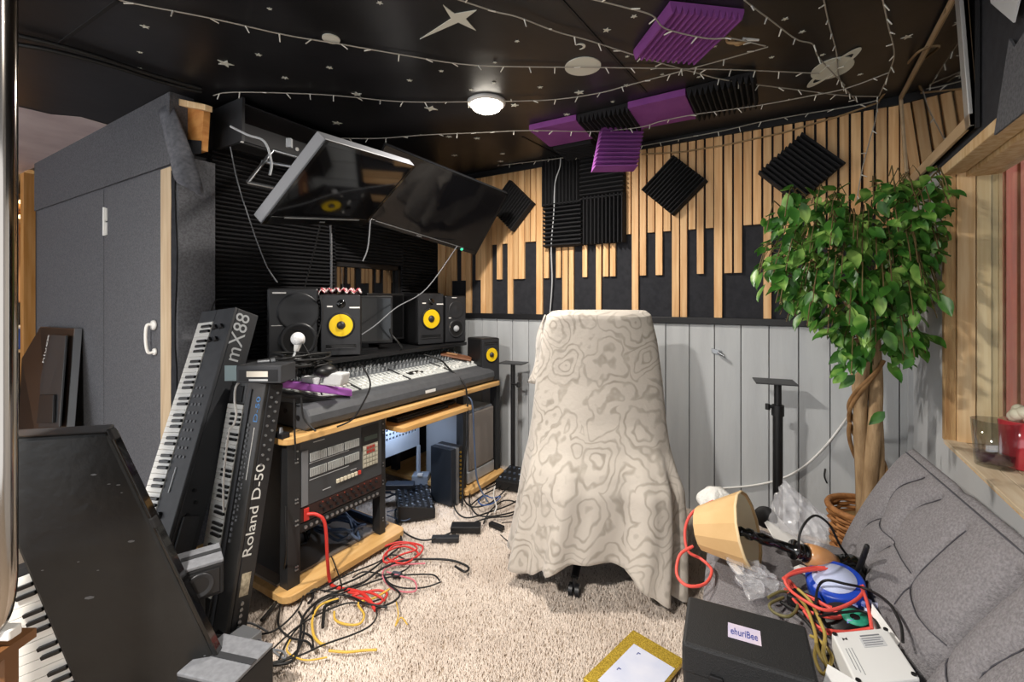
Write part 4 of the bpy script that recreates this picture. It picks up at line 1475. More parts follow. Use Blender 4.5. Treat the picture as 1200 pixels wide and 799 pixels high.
# red and white cloth on the near yellow speaker
tc = V((-2.36, 1.80, SH + .369))
def cloth(u, v):
    f = V((.80, -.60, 0))
    r = V((.60, .80, 0))
    p = tc + r * ((u - .5) * .26) + f * ((v - .5) * .13)
    z = .018 + .012 * math.sin(u * 40 + 3 * v) + .008 * math.sin(v * 17 + u * 9)
    if u < .12:
        z -= (.12 - u) * .20
    return p + UP * max(z, .002 if u > .1 else -.02)


def strip_mat(name, c1, c2, sc_):
    m = bpy.data.materials.new(name)
    m.use_nodes = True
    N, L = m.node_tree.nodes, m.node_tree.links
    tcn = N.new('ShaderNodeTexCoord')
    wv = N.new('ShaderNodeTexWave')
    wv.inputs['Scale'].default_value = sc_
    wv.inputs['Distortion'].default_value = 2.5
    cr = N.new('ShaderNodeValToRGB')
    cr.color_ramp.elements[0].position, cr.color_ramp.elements[1].position = .45, .55
    cr.color_ramp.elements[0].color, cr.color_ramp.elements[1].color = rgb(c1), rgb(c2)
    L.new(tcn.outputs['Object'], wv.inputs['Vector'])
    L.new(wv.outputs[0], cr.inputs[0])
    L.new(cr.outputs[0], N['Principled BSDF'].inputs['Base Color'])
    N['Principled BSDF'].inputs['Roughness'].default_value = .9
    return m


solo(MB().grid(cloth, 30, 10), 'striped_cloth', strip_mat('red_white_stripes', '#b23a48', '#e5dcdb', 14), 'crumpled red and white striped cloth on top of a speaker', 'cloth', solid=.004)

# ------------------------------------------------------------------ pile on the console's near end
A_, B_ = AX(312, 449, -2.02), AX(413, 462, -1.905)
d = B_ - A_
tp = d.cross(UP).normalized() * -.05
solo(MB().obox(A_ - UP * .012, d, tp if tp.x < 0 else -tp, UP * .036), 'foam_strip', mat('bright_purple_foam', '#9a55ad', .85, hex2='#a460b6', scale=8), 'purple foam strip lying across the near end of the console', 'foam strip', bevel=.006)
lp = thing('music_stand', 'black folded music stand tray under the purple foam strip', 'stand', A_ - UP * .1)
MB().obox(A_ - UP * .055 + d * .04, d * .80, V((-.16, .05, 0)), UP * .018).build('plate', M_black, lp, bevel=.003)
MB().obox(A_ - UP * .075 + d * .1, d * .5, V((-.12, .04, 0)), UP * .02).build('support_bar', M_black, lp)
MB().tube([A_ - UP * .07 + d * .3 + V((-.08, .02, 0)), V((A_.x - .10 + d.x * .3, A_.y + .02 + d.y * .3, .744))], .012, 8).build('post', M_black, lp)
hp = thing('headphones', 'black headphones lying on the pile at the near console end', 'headphones', AT(325, 440, 2.15))
c = AT(333, 436, 2.14)
MB().sphere(c, .062, 16, 10, (1, 1, .62)).build('ear_cup', M_black, hp)
MB().lathe([(.030, 0), (.058, .004), (.062, .02), (.045, .032), (0, .032)], c + V((.03, -.04, .0)), (.45, -.6, .55), 18).build('ear_pad', M_satin, hp)
c2 = AT(384, 432, 2.22)
MB().tube(spline([c + V((-.05, -.02, .02)), AT(306, 424, 2.1), AT(330, 420, 2.12), AT(362, 424, 2.2), c2], 6), .009, 8).build('headband', M_black, hp)
MB().sphere(c2 + V((-.02, .0, -.01)), .055, 14, 9, (1, 1, .6)).build('ear_cup', M_black, hp)
solo(MB().tube([AT(302, 424, 2.0), AT(316, 423, 2.02)], .010, 10).tube([AT(317, 423, 2.02), AT(322, 422, 2.03)], .013, 10), 'jack_plug', M_steel, 'silver jack plug beside the headphones', 'plug')
cp = []
for i in range(60):
    a = i * .62
    rr = .105 + .02 * math.sin(i * 1.7)
    cp.append(AT(352, 428, 2.22) + V((math.cos(a) * rr, math.sin(a) * rr * 1.2, .008 * math.sin(i * .9) + .0010 * i)))
solo(MB().tube(spline(cp, 3), .0055, 6), 'coiled_cable', M_rubber, 'black cable coiled on top of the headphone pile', 'cable')
gb = thing('clip_microphone', 'round white headed clip microphone standing up from the cable pile', 'microphone', AT(344, 425, 2.2))
MB().sphere(AT(349, 397, 2.24), .033, 14, 10).build('head', mat('white_mesh', '#cfd1d3', .6, hex2='#f0f0f0', scale=140), gb)
MB().cyl(AT(349, 403, 2.24), AT(347, 411, 2.24), .018, .012, 10).build('collar', M_white, gb)
MB().tube([AT(347, 410, 2.24), AT(343, 420, 2.22), AT(340, 428, 2.2)], .006, 8).build('stem', M_lgrey, gb)
wb_ = thing('white_package', 'crumpled white package behind the purple foam strip', 'package', AT(385, 440, 2.2))
for px, py, w_, h_, an in ((362, 447, .085, .045, .3), (388, 446, .10, .06, -.25)):
    c = AT(px, py + 6, 2.2)
    a_ = RGT * math.cos(an) + FWD * math.sin(an)
    b_ = FWD * math.cos(an) - RGT * math.sin(an)
    MB().obox(c - a_ * w_ / 2, a_ * w_, b_ * .07, UP * h_ + a_ * .012).build('wrapping', mat('crumpled_white', '#c9cbcd', .6, bump=.5, bscale=30), wb_, bevel=.008)
for i, (a, l) in enumerate(((((352, 399), (362, 415), (371, 440), (379, 470)), 'black cable draped over the purple foam strip'), (((375, 346), (378, 370), (372, 395), (366, 412), (352, 424)), 'black cable running down between the near two speakers'),
                            (((424, 428), (434, 450), (424, 475), (412, 492), (395, 500)), 'thin black cable hanging over the console front'), (((345, 468), (345, 500), (347, 540)), 'first thin black lead hanging at the desk corner'),
                            (((353, 466), (356, 490), (370, 505)), 'thin black lead curling onto the desk corner'))):
    solo(MB().tube(spline([AT(x, y, (2.28, 2.42, 2.08, 1.94, 1.97)[i]) for x, y in a], 6), .004, 6), 'black_lead', M_rubber, l, 'cable')
solo(MB().tube(spline([AX(457, 385, -2.1), AX(459, 392, -2.1), AX(470, 405, -2.08), surf(.8, 2.32, .045), surf(.55, 2.40, .045), surf(.3, 2.46, .03), surf(0.02, 2.40, .02), V((-1.87, 2.40, .80)), V((-1.845, 2.41, .70)), V((-1.835, 2.40, .45)), V((-1.83, 2.35, .2)), V((-1.80, 2.30, .03))], 6), .006, 7), 'long_black_cable', M_rubber, 'long black cable crossing the console and hanging down to the floor', 'cable')
solo(MB().tube(spline([V((-1.90, 2.44, .70)), V((-1.835, 2.45, .66)), V((-1.83, 2.47, .40)), V((-1.80, 2.46, .15)), V((-1.70, 2.44, .03))], 6), .006, 7), 'blue_grey_cable', mat('blue_grey_cable', '#46556e', .5), 'blue-grey cable hanging beside the keyboard tray', 'cable')
cl = thing('desk_clamp', 'black clamp with a chrome thumb screw on the desk corner', 'clamp', (-1.93, 1.18, .742))
MB().box(-1.96, -1.89, 1.150, 1.19, .7425, .765).build('jaw', M_black, cl, bevel=.003)
MB().cyl((-1.93, 1.17, .765), (-1.93, 1.17, .785), .012, .008, 10).build('screw', M_steel, cl)

# ------------------------------------------------------------------ under the desk
kb = thing('computer_keyboard', 'black computer keyboard on the pull-out tray', 'keyboard', (-2.05, 2.14, .641))
MB().box(-2.17, -1.93, 1.87, 2.32, .641, .658).build('base', M_black, kb, bevel=.003)
ky = MB()
for i in range(20):
    for j in range(6):
        ky.box(-2.155 + j * .036, -2.155 + j * .036 + .030, 1.88 + i * .0215, 1.88 + i * .0215 + .018, .658, .665)
ky.build('keys', M_satin, kb, kind='stuff')
solo(MB().sphere((-1.98, 2.39, .655), .045, 14, 8, (.75, 1.2, .35)), 'computer_mouse', M_black, 'black computer mouse on the pull-out tray', 'mouse')
sb = thing('subwoofer', 'grey floor subwoofer with a mesh front at the right end of the desk', 'speaker', (-2.1, 2.66, .0685))
MB().box(-2.30, -1.92, 2.50, 2.83, .0685, .575).build('cabinet', mat('silver_blue_case', '#8d939b', .45), sb, bevel=.02)
MB().box(-1.925, -1.905, 2.52, 2.815, .16, .56).build('grille', mat('grey_mesh', '#77706b', .6, hex2='#827b76', scale=200), sb, bevel=.01)
MB().box(-1.925, -1.908, 2.505, 2.825, .075, .155).build('lower_trim', mat('silver_trim', '#a3a5a8', .4), sb, bevel=.006)
pc = thing('rack_module', 'slim black and silver module standing upright by the subwoofer', 'device', (-1.88, 2.33, .02))
MB().box(-2.04, -1.865, 2.27, 2.315, .024, .385).build('case', mat('blue_black_case', '#1c222b', .4), pc, bevel=.003)
MB().box(-2.04, -1.855, 2.3155, 2.338, .024, .385).build('silver_edge', M_steel, pc, bevel=.002)
MB().box(-2.04, -1.865, 2.339, 2.385, .024, .385).build('connector_side', M_black, pc)
cn = MB()
for i in range(12):
    cn.cyl((-1.865, 2.362, .05 + i * .027), (-1.858, 2.362, .05 + i * .027), .008, seg=8)
cn.build('connectors', mat('brass', '#b08d3c', .35, metal=.8), pc, kind='stuff')
# controllers on the floor
def pad_box(name, label, c, ax, w_, d_, h0, h1, rows, cols, cat='controller'):
    a = V((math.cos(ax), math.sin(ax), 0))
    b = V((-math.sin(ax), math.cos(ax), 0))
    c = V(c)
    t = thing(name, label, cat, c)
    o = c - a * w_ / 2 - b * d_ / 2
    p = [o, o + b * d_, o + b * d_ + UP * h1, o + UP * h0]
    MB().prism(p, a * w_).build('case', M_black, t, bevel=.004)
    sl_ = (b * d_ + UP * (h1 - h0))
    n = a.cross(sl_).normalized()
    kb_, kc_ = MB(), MB()
    for i in range(cols):
        for j in range(rows):
            q_ = o + UP * h0 + a * w_ * (i + .5) / cols + sl_ * ((j + .5) / rows)
            if (i * 7 + j * 3) % 4:
                kb_.cyl(q_, q_ + n * .010, min(w_ / cols, d_ / rows) * .3, None, 7)
            else:
                kc_.obox(q_ - a * .006, a * .012, sl_.normalized() * .010, n * .004)
    kb_.build('knobs', mat('knob_slate', '#3d4450', .4), t, kind='stuff')
    kc_.build('small_buttons', mat('pale_blue_button', '#8492a6', .5), t, kind='stuff')
    return t


pad_box('floor_controller', 'black knob-covered controller lying tilted on the carpet under the desk', (-2.06, 2.14, .022), 2.42, .36, .22, .06, .10, 6, 11)
pad_box('effects_unit', 'low black effects box with knobs by the wainscot', (-1.655, 2.80, .022), .12, .30, .24, .06, .085, 3, 8, 'effects unit')
solo(MB().obox((-2.24, 2.06, .118), V((.14, .12, -.01)), V((-.05, .06, .0)), (0, 0, .035)), 'remote_box', mat('slate_box', '#2b323d', .5), 'dark slate block resting on the floor controller', 'box', bevel=.006)
bx = thing('small_white_box', 'pale grey adapter box under the keyboard tray', 'adapter', (-2.2, 2.35, .02))
MB().obox((-2.30, 2.36, .022), (.10, .06, 0), (-.05, .08, 0), (0, 0, .08)).build('body', mat('pale_blue_plastic', '#9aa4b2', .5), bx, bevel=.006)
MB().obox((-2.26, 2.375, .102), (.03, .02, 0), (-.02, .03, 0), (0, 0, .012)).build('plug', M_white, bx)


def coil(c, rx, ry, n, r, m, name, label, jit=.15, tilt=0.02, z=.012, seed=0):
    R_ = random.Random(seed)
    p = []
    for i in range(n * 9):
        a = i * 2 * math.pi / 9
        k = 1 + jit * (R_.random() - .5) * 2
        p.append(V(c) + V((math.cos(a) * rx * k + .02 * math.sin(i * .21), math.sin(a) * ry * k + .02 * math.cos(i * .17), z + tilt * R_.random() + .002 * (i // 9))))
    return solo(MB().tube(spline(p, 3), r, 6), name, m, label, 'cable')


coil((-2.12, 1.60, .078), .15, .07, 5, .008, mat('blue_grey_cable', '#46556e', .5), 'coiled_cable', 'blue-grey cable coiled on the lower desk shelf', tilt=.06, seed=1)
coil((-2.25, 1.40, .078), .12, .08, 4, .006, M_rubber, 'coiled_cable', 'black cable coiled at the back of the lower desk shelf', tilt=.08, seed=2)
coil((-2.34, 2.20, .02), .12, .10, 3, .006, mat('blue_grey_cable', '#46556e', .5), 'coiled_cable', 'blue-grey cable looped on the carpet below the perforated panel', tilt=.05, seed=3)

# ------------------------------------------------------------------ cables on the carpet
FLZ = .030
def fcable(pts, r, m, label, name='floor_cable', z=FLZ, first=None):
    P_ = [AZ(240 + x / 3, 560 + y / 3, z + .012 * random.random()) for x, y in pts]
    if first:
        P_ = first + P_
    return solo(MB().tube(spline(P_, 6), r * .78, 7), name, m, label, 'cable')


fcable([(440, 365), (465, 385), (540, 400), (575, 425), (600, 465)], .010, M_red, 'thick red cable hanging from the red rack unit to the carpet',
       first=[V((-1.89, 1.273, .37)), V((-1.86, 1.30, .365)), V((-1.835, 1.325, .32)), V((-1.83, 1.335, .15))])
fcable([(630, 240), (690, 225), (765, 240), (740, 280), (680, 290), (630, 295), (640, 260), (700, 240), (750, 265), (700, 300), (640, 280), (660, 240), (720, 230), (745, 250), (690, 270), (640, 300)], .0065, M_red, 'red cable tangled in a small heap in front of the desk', z=.035)
fcable([(640, 330), (690, 345), (735, 360), (742, 395), (700, 400), (655, 385), (625, 345), (650, 310), (775, 300)], .005, mat('pink_cable', '#c9707c', .5), 'pinkish red cable loop beside the red heap')
fcable([(470, 385), (520, 405), (560, 400), (600, 410), (625, 430), (600, 445), (560, 425), (520, 415), (600, 395), (640, 405), (630, 430)], .007, M_red, 'short red cable knotted among the black leads')
fcable([(470, 425), (410, 445), (380, 490), (382, 550), (405, 580), (425, 585)], .007, M_yel, 'yellow cable curving along the near carpet')
fcable([(455, 470), (460, 500), (500, 515), (545, 512), (560, 480), (540, 440), (600, 420), (650, 390)], .006, M_yel, 'yellow cable loop in the middle of the floor tangle')
fcable([(436, 607), (500, 612), (560, 606), (605, 604)], .006, M_yel, 'short straight yellow cable nearest the camera')
fcable([(672, 430), (680, 480), (670, 520), (690, 490), (712, 515)], .0035, M_yel, 'thin yellow lead at the right edge of the tangle')
fcable([(300, 570), (290, 610), (350, 640), (430, 630)], .004, M_yel, 'thin yellow lead by the grey-topped floor speaker')
fcable([(170, 730), (220, 665), (310, 640), (335, 560), (345, 490), (400, 430), (480, 395), (560, 365), (620, 320), (700, 290), (790, 285), (870, 290), (925, 312), (915, 330), (880, 310)], .007, M_rubber, 'longest black cable winding the whole length of the floor tangle')
fcable([(655, 215), (685, 200), (690, 235), (650, 270), (590, 320), (540, 350), (470, 380), (420, 400)], .006, M_rubber, 'black cable arching up at the corner of the lower shelf', z=.035)
fcable([(630, 345), (645, 372), (685, 405), (670, 430), (640, 445), (600, 460)], .006, M_rubber, 'black cable bending round the pink loop')
fcable([(830, 365), (790, 380), (740, 388), (690, 385), (650, 370), (620, 340), (560, 330), (520, 350)], .0045, M_rubber, 'thin black lead ending right of the pink loop')
fcable([(230, 650), (330, 625), (420, 585), (520, 550), (580, 520), (605, 485), (600, 455)], .0045, M_rubber, 'thin black lead along the near edge of the tangle')
fcable([(110, 510), (150, 545), (220, 545), (270, 520), (320, 470), (345, 420), (335, 385), (310, 380)], .005, M_rubber, 'black lead looping behind the synthesizer foot')
fcable([(380, 480), (395, 440), (460, 410), (520, 420), (560, 440), (640, 455)], .006, M_rubber, 'black cable lying across the red knot')
fcable([(415, 525), (418, 480), (425, 450), (470, 430)], .009, M_rubber, 'thick short black plug lead in the tangle')
fcable([(270, 370), (265, 450), (260, 520), (300, 560), (360, 575), (380, 605), (375, 560), (340, 540)], .005, M_rubber, 'black lead hanging behind the front desk leg', first=[V((-1.885, 1.165, .45)), V((-1.86, 1.15, .25))])
fcable([(365, 440), (380, 420), (375, 395), (350, 345)], .008, M_rubber, 'thick black plug lead beside the front desk leg', first=None)
fcable([(200, 500), (250, 440), (270, 400)], .010, M_rubber, 'short thick black plug beside the synthesizer foot')
fcable([(180, 560), (230, 600), (280, 635), (275, 610), (220, 600), (180, 590), (150, 560), (110, 520), (160, 510), (220, 540)], .005, M_greyp, 'grey cable coiled on the small boxes by the synthesizer')
fcable([(445, 275), (470, 340), (480, 390), (440, 400), (390, 390), (370, 400)], .004, M_rubber, 'thin black lead on the front edge of the lower shelf', z=.075)
fcable([(690, 120), (670, 110), (675, 150), (700, 190), (760, 218), (820, 210), (870, 190)], .006, M_rubber, 'black power lead running to the black adapter')
fcable([(260, 640), (300, 560), (380, 470), (450, 420), (560, 375), (640, 350), (720, 340), (800, 340), (825, 360)], .005, M_rubber, 'thin black lead curling up right of the pink loop')
fcable([(180, 660), (240, 600), (330, 520), (420, 470), (500, 440), (560, 440), (640, 420)], .0045, M_rubber, 'thin black lead through the yellow loop')
fcable([(300, 420), (380, 400), (500, 340), (600, 300), (660, 270), (720, 300), (690, 330), (600, 345)], .005, M_rubber, 'black lead skirting the front edge of the lower shelf')
fcable([(150, 600), (200, 640), (260, 650), (330, 600), (350, 520), (330, 470)], .0055, M_rubber, 'black lead bunched behind the grey-topped floor speaker')
fcable([(640, 130), (700, 150), (730, 130), (690, 110), (640, 120)], .004, mat('blue_grey_cable', '#46556e', .5), 'thin blue-grey lead on the carpet by the lower shelf')
R2 = [((880, 70), (880, 110), (920, 140), (1000, 120), (1080, 90), (1110, 60), (1090, 20), (1040, 30), (980, 60), (930, 100)),
      ((940, 30), (930, 80), (960, 130), (1040, 130), (1120, 100), (1110, 40), (1060, 10), (990, 40)),
      ((980, 160), (1000, 120), (1050, 80), (1100, 90), (1080, 130), (1000, 140), (950, 155)),
      ((900, 10), (905, 60), (935, 100), (1000, 90), (1060, 40), (1100, 5))]
for p_, l_ in zip(R2, ('outermost black loop of the cable pile by the effects box', 'second black loop of the cable pile by the effects box', 'lowest black cable of the pile by the effects box', 'black cable entering the pile from the slim module')):
    fcable(p_, .006, M_rubber, l_, z=.035)
fcable([(960, 80), (985, 62), (1010, 70), (1040, 65), (1010, 90), (975, 95), (960, 80)], .005, mat('blue_cable', '#34558f', .5), 'small blue cable loop in the pile by the effects box', z=.05)
fcable([(1020, 30), (1015, 60), (1025, 100), (1018, 120)], .005, M_white, 'short white cable in the pile by the effects box', z=.055)
fcable([(1040, 200), (1070, 225), (1110, 235)], .004, M_rubber, 'thin black lead ending near the draped chair')
fcable([(1045, 158), (1080, 155), (1100, 165)], .004, M_rubber, 'thin black lead to the orange plug')


def fbox(px, py, ang, w_, d_, h_, m, name, label, cat, z=.016, bev=.004):
    c = AZ(px, py, z)
    a = V((math.cos(ang), math.sin(ang), 0))
    b = V((-a.y, a.x, 0))
    return solo(MB().obox(c - a * w_ / 2 - b * d_ / 2, a * w_, b * d_, UP * h_), name, m, label, cat, bevel=bev)


fbox(546, 622, .55, .17, .07, .038, M_black, 'power_adapter', 'black power adapter brick on the carpet', 'adapter')
fbox(522, 634, .58, .15, .04, .028, M_satin, 'power_strip', 'second narrower black adapter in front of the brick', 'adapter')
fbox(582, 619, -.1, .10, .03, .026, M_black, 'cable_plug', 'black cable plug right of the adapter brick', 'plug')
fbox(613, 613, .8, .06, .045, .05, mat('orange_brown', '#a5532d', .5), 'orange_plug', 'orange-brown plug on the carpet beside the draped chair', 'plug')
fbox(465, 676, .3, .05, .025, .022, M_black, 'cable_plug', 'small black plug among the red heap', 'plug')
fbox(288, 756, .2, .10, .06, .05, mat('silver_plastic', '#8e9196', .4), 'small_gadget', 'small silver box by the synthesizer foot', 'device')
fbox(268, 748, .5, .09, .05, .035, M_black, 'small_gadget', 'small black box by the synthesizer foot', 'device')

# stand at the right end of the desk
sd = thing('speaker_stand', 'black stand with a small flat plate at the right end of the desk', 'stand', (-1.80, 2.92, 0))
MB().cyl((-1.805, 2.925, .02), (-1.805, 2.925, .865), .018, seg=12).build('pole', M_black, sd)
MB().obox((-1.90, 2.86, .865), (.19, .03, 0), (-.02, .14, 0), (0, 0, .008)).build('top_plate', M_dgrey, sd)
MB().lathe([(.14, 0), (.14, .014), (.03, .022)], (-1.805, 2.925, .001), (0, 0, 1), 24).build('base', M_black, sd)
MB().cyl((-1.805, 2.90, .72), (-1.75, 2.90, .715), .008, seg=8).cyl((-1.75, 2.90, .715), (-1.735, 2.90, .715), .02, seg=10).build('thumb_screw', M_black, sd)

# ------------------------------------------------------------------ office chair under a blanket
def CH(rx, d, z):
    """chair frame: rx to the right, d away from the door, z up"""
    return RGT * rx + FWD * d + UP * z


oc = thing('office_chair', 'black office chair hidden under the cream blanket, one caster leg showing', 'chair', CH(.39, 2.34, 0))
cc = CH(.39, 2.36, 0)
lg = cw = None
for k in range(5):
    a = math.radians(-110 + 72 * k)
    d = RGT * math.cos(a) + FWD * math.sin(a)
    tip = cc + d * .31
    MB().tube([cc + UP * .17, cc + d * .12 + UP * .15, tip + UP * .085], [.026, .024, .017], 8).build('leg', M_black, oc)
    s_ = d.cross(UP)
    MB().cyl(tip + s_ * -.024 + UP * .030, tip + s_ * -.006 + UP * .030, .029, seg=14).cyl(tip + s_ * .006 + UP * .030, tip + s_ * .024 + UP * .030, .029, seg=14).cyl(tip + UP * .03, tip + UP * .09, .010, seg=8).build('caster', M_black, oc)
MB().cyl(cc + UP * .12, cc + UP * .45, .03, .025, 12).build('gas_column', M_satin, oc)
MB().obox(cc - RGT * .24 - FWD * .22 + UP * .44, RGT * .48, FWD * .46, UP * .09).build('seat', M_blackmatt, oc, bevel=.03)
MB().prism([cc - RGT * .215 + FWD * .16 + UP * .50, cc + RGT * .215 + FWD * .16 + UP * .50, cc + RGT * .185 + FWD * .13 + UP * 1.22, cc + RGT * .15 + FWD * .12 + UP * 1.275, cc - RGT * .15 + FWD * .12 + UP * 1.275, cc - RGT * .185 + FWD * .13 + UP * 1.22], FWD * .09).build('backrest', M_blackmatt, oc, bevel=.02)
for s_ in (-1, 1):
    MB().tube([cc + RGT * .22 * s_ + UP * .46, cc + RGT * .225 * s_ + FWD * .06 + UP * .60, cc + RGT * .225 * s_ - FWD * .04 + UP * .61], .02, 8).build('armrest', M_black, oc)

# (pixel row on the front face, left px, right px, distance of the front, depth front-to-back)
ROWS = [(366, 655, 755, 2.33, .17), (366.5, 648, 762, 2.325, .19), (371, 642, 768, 2.30, .22), (400, 637, 776, 2.285, .26), (450, 631, 784, 2.26, .30), (500, 627, 791, 2.21, .36),
        (535, 623, 799, 2.15, .44), (560, 619, 808, 2.085, .54), (585, 615, 818, 2.04, .60), (620, 611, 820, 2.02, .64), (655, 606, 818, 2.0, .66), (690, 601, 815, 1.985, .68)]


def brow(f):
    x = f * (len(ROWS) - 1)
    i = min(int(x), len(ROWS) - 2)
    t = x - i
    return [a + (b - a) * t for a, b in zip(ROWS[i], ROWS[i + 1])]


NA = 120
HEMX = [(598, .075), (612, .070), (624, .085), (645, .150), (668, .185), (690, .185), (715, .183), (735, .165), (750, .105), (775, .055), (800, .028), (825, .05), (900, .2)]


def hem(px):
    for (a, za), (b, zb) in zip(HEMX, HEMX[1:]):
        if px <= b:
            t = max(0, (px - a) / (b - a))
            return za + (zb - za) * t
    return .2


def blanket(u, v):
    th = 2 * math.pi * u
    row = brow(v)
    y, l, r, d, dep = row
    z = EYE - (y - HORIZON) / FPX * d
    cx = ((l + r) / 2 - 600) / FPX * d
    hw = (r - l) / 2 / FPX * d
    n = 2.6
    c_, s_ = math.cos(th), math.sin(th)
    ex_ = math.copysign(abs(c_) ** (2 / n), c_)
    ey_ = math.copysign(abs(s_) ** (2 / n), s_)
    grow = max(0, (v - .45) / .55)
    fold = grow ** 1.3 * (.030 * math.sin(th * 9 + 1.3 * math.sin(th * 2)) + .016 * math.sin(th * 17 + 2 + 3 * v)) + .004 * math.sin(th * 5 + v * 9)
    rx = cx + ex_ * (hw + fold)
    dd = d + dep / 2 + ey_ * (dep / 2 + fold)
    if v >= .72 and ey_ < .6:          # the hem rises and dips
        px = 600 + rx / dd * FPX
        zb = hem(px)
        zt = EYE - (brow(.72)[0] - HORIZON) / FPX * brow(.72)[3]
        z = zt + (zb - zt) * ((v - .72) / .28)
    elif v >= .72:
        zt = EYE - (brow(.72)[0] - HORIZON) / FPX * brow(.72)[3]
        z = zt + (.20 - zt) * ((v - .72) / .28)
    if v > .5 and ey_ < .6:
        k = min(1, max(0, (600 + rx / dd * FPX - 735) / 60)) * ((v - .5) / .5) ** 1.5
        dd -= .13 * k
        rx -= .02 * k
    z += (.006 * math.sin(th * 3 + 1) if v < .2 else 0)
    return CH(rx, dd, max(z, .022))


bm_ = MB().grid(blanket, NA, 66, wrap=True)
top = [bm_.v[i] for i in range(NA)]
cen = sum(top, V((0, 0, 0))) / NA + UP * .008
bm_.v.append(cen)
ci = len(bm_.v) - 1
mid0 = len(bm_.v)
for i in range(NA):
    bm_.f.append((ci, (i + 1) % NA, i))
    bm_.sm.append(True)
    bm_.mi.append(0)


def blanket_mat():
    m = bpy.data.materials.new('marbled_blanket')
    m.use_nodes = True
    N, L = m.node_tree.nodes, m.node_tree.links
    b = N['Principled BSDF']
    g = N.new('ShaderNodeTexCoord')
    mp = N.new('ShaderNodeMapping')
    mp.inputs['Rotation'].default_value = (0, 0, -YAW)
    mp.inputs['Scale'].default_value = (1.0, .45, .85)
    L.new(g.outputs['Object'], mp.inputs[0])
    no = N.new('ShaderNodeTexNoise')
    no.inputs['Scale'].default_value = 4.2
    no.inputs['Detail'].default_value = 3
    L.new(mp.outputs[0], no.inputs[0])
    mixv = N.new('ShaderNodeVectorMath')
    mixv.operation = 'MULTIPLY_ADD'
    mixv.inputs[1].default_value = (.34, .34, .34)
    L.new(no.outputs['Color'], mixv.inputs[0])
    L.new(mp.outputs[0], mixv.inputs[2])
    vo = N.new('ShaderNodeTexVoronoi')
    vo.inputs['Scale'].default_value = 5.2
    vo.inputs['Randomness'].default_value = .8
    L.new(mixv.outputs[0], vo.inputs['Vector'])
    mu = N.new('ShaderNodeMath')
    mu.operation = 'MULTIPLY'
    mu.inputs[1].default_value = 36
    L.new(vo.outputs['Distance'], mu.inputs[0])
    sn = N.new('ShaderNodeMath')
    sn.operation = 'SINE'
    L.new(mu.outputs[0], sn.inputs[0])
    n3 = N.new('ShaderNodeTexNoise')
    n3.inputs['Scale'].default_value = 14
    L.new(mp.outputs[0], n3.inputs[0])
    ad = N.new('ShaderNodeMath')
    ad.operation = 'MULTIPLY_ADD'
    ad.inputs[1].default_value = 1.6
    L.new(n3.outputs[0], ad.inputs[0])
    L.new(sn.outputs[0], ad.inputs[2])
    cr = N.new('ShaderNodeValToRGB')
    e = cr.color_ramp.elements
    e[0].position, e[1].position = .55, 1.0
    e[0].color, e[1].color = rgb('#bfb7ad'), rgb('#9a9287')
    mr = N.new('ShaderNodeMapRange')
    mr.inputs['From Min'].default_value = -.4
    mr.inputs['From Max'].default_value = 2.1
    L.new(ad.outputs[0], mr.inputs[0])
    L.new(mr.outputs[0], cr.inputs[0])
    L.new(cr.outputs[0], b.inputs['Base Color'])
    b.inputs['Roughness'].default_value = .95
    b.inputs['Sheen Weight'].default_value = .25
    n2 = N.new('ShaderNodeTexNoise')
    n2.inputs['Scale'].default_value = 45
    bp = N.new('ShaderNodeBump')
    bp.inputs['Strength'].default_value = .35
    bp.inputs['Distance'].default_value = .006
    L.new(g.outputs['Object'], n2.inputs[0])
    L.new(n2.outputs[0], bp.inputs['Height'])
    L.new(bp.outputs[0], b.inputs['Normal'])
    return m


M_blanket = blanket_mat()
bl = thing('blanket', 'cream blanket with taupe marbled swirls draped over the office chair', 'blanket', CH(.39, 2.3, 0))
bm_.build('drape', M_blanket, bl, solid=.008)
# hanging corner folds at both sides of the top
def wing(side):
    def fn(u, v):
        x0 = (-.205 if side < 0 else .205) + .39
        px = x0 + side * (.008 + u * .05 * (v ** .8)) + side * .01 * math.sin(v * 7) + side * .03 * v
        return CH(px, 2.40 + .16 * u + .02 * math.sin(v * 9 + u * 4), 1.27 - v * (.36 if side < 0 else .46) - .03 * u)
    return fn


MB().grid(wing(-1), 6, 14).build('side_fold', M_blanket, bl, solid=.008)
MB().grid(wing(1), 6, 14).build('side_fold', M_blanket, bl, solid=.008)

# ------------------------------------------------------------------ microphone stand with plate, wall bits
ms = thing('speaker_stand', 'black pole stand with a flat top plate in front of the wainscot', 'stand', (-.07, 2.75, 0))
sx, sy = -.072, 2.75
MB().cyl((sx, sy, .0), (sx, sy, .80), .024, seg=14).build('lower_pole', M_black, ms)
MB().cyl((sx, sy, .78), (sx, sy, .915), .018, seg=14).build('upper_pole', M_black, ms)
MB().cyl((sx, sy, .745), (sx, sy, .80), .030, seg=14).cyl((sx - .02, sy - .01, .79), (sx - .055, sy - .02, .79), .009, seg=8).cyl((sx - .045, sy - .02, .775), (sx - .045, sy - .02, .805), .012, seg=8).build('clamp_collar', M_black, ms)
MB().obox((sx - .095, sy - .09, .915), (.19, .03, 0), (-.03, .18, 0), (0, 0, .006)).build('top_plate', M_dgrey, ms, bevel=.002)
MB().obox((sx - .14, sy - .12, .001), (.28, 0, 0), (0, .26, 0), (0, 0, .02)).build('base_plate', M_black, ms, bevel=.004)
wbk = AY(840, 410, YB - .018)
wk_ = thing('wall_bracket', 'small metal bracket screwed to the grey wainscot', 'bracket', wbk)
MB().obox(wbk - V((.03, .005, .02)), (.06, 0, -.015), (0, .006, 0), (0, 0, .03)).build('plate', M_steel, wk_, bevel=.002)
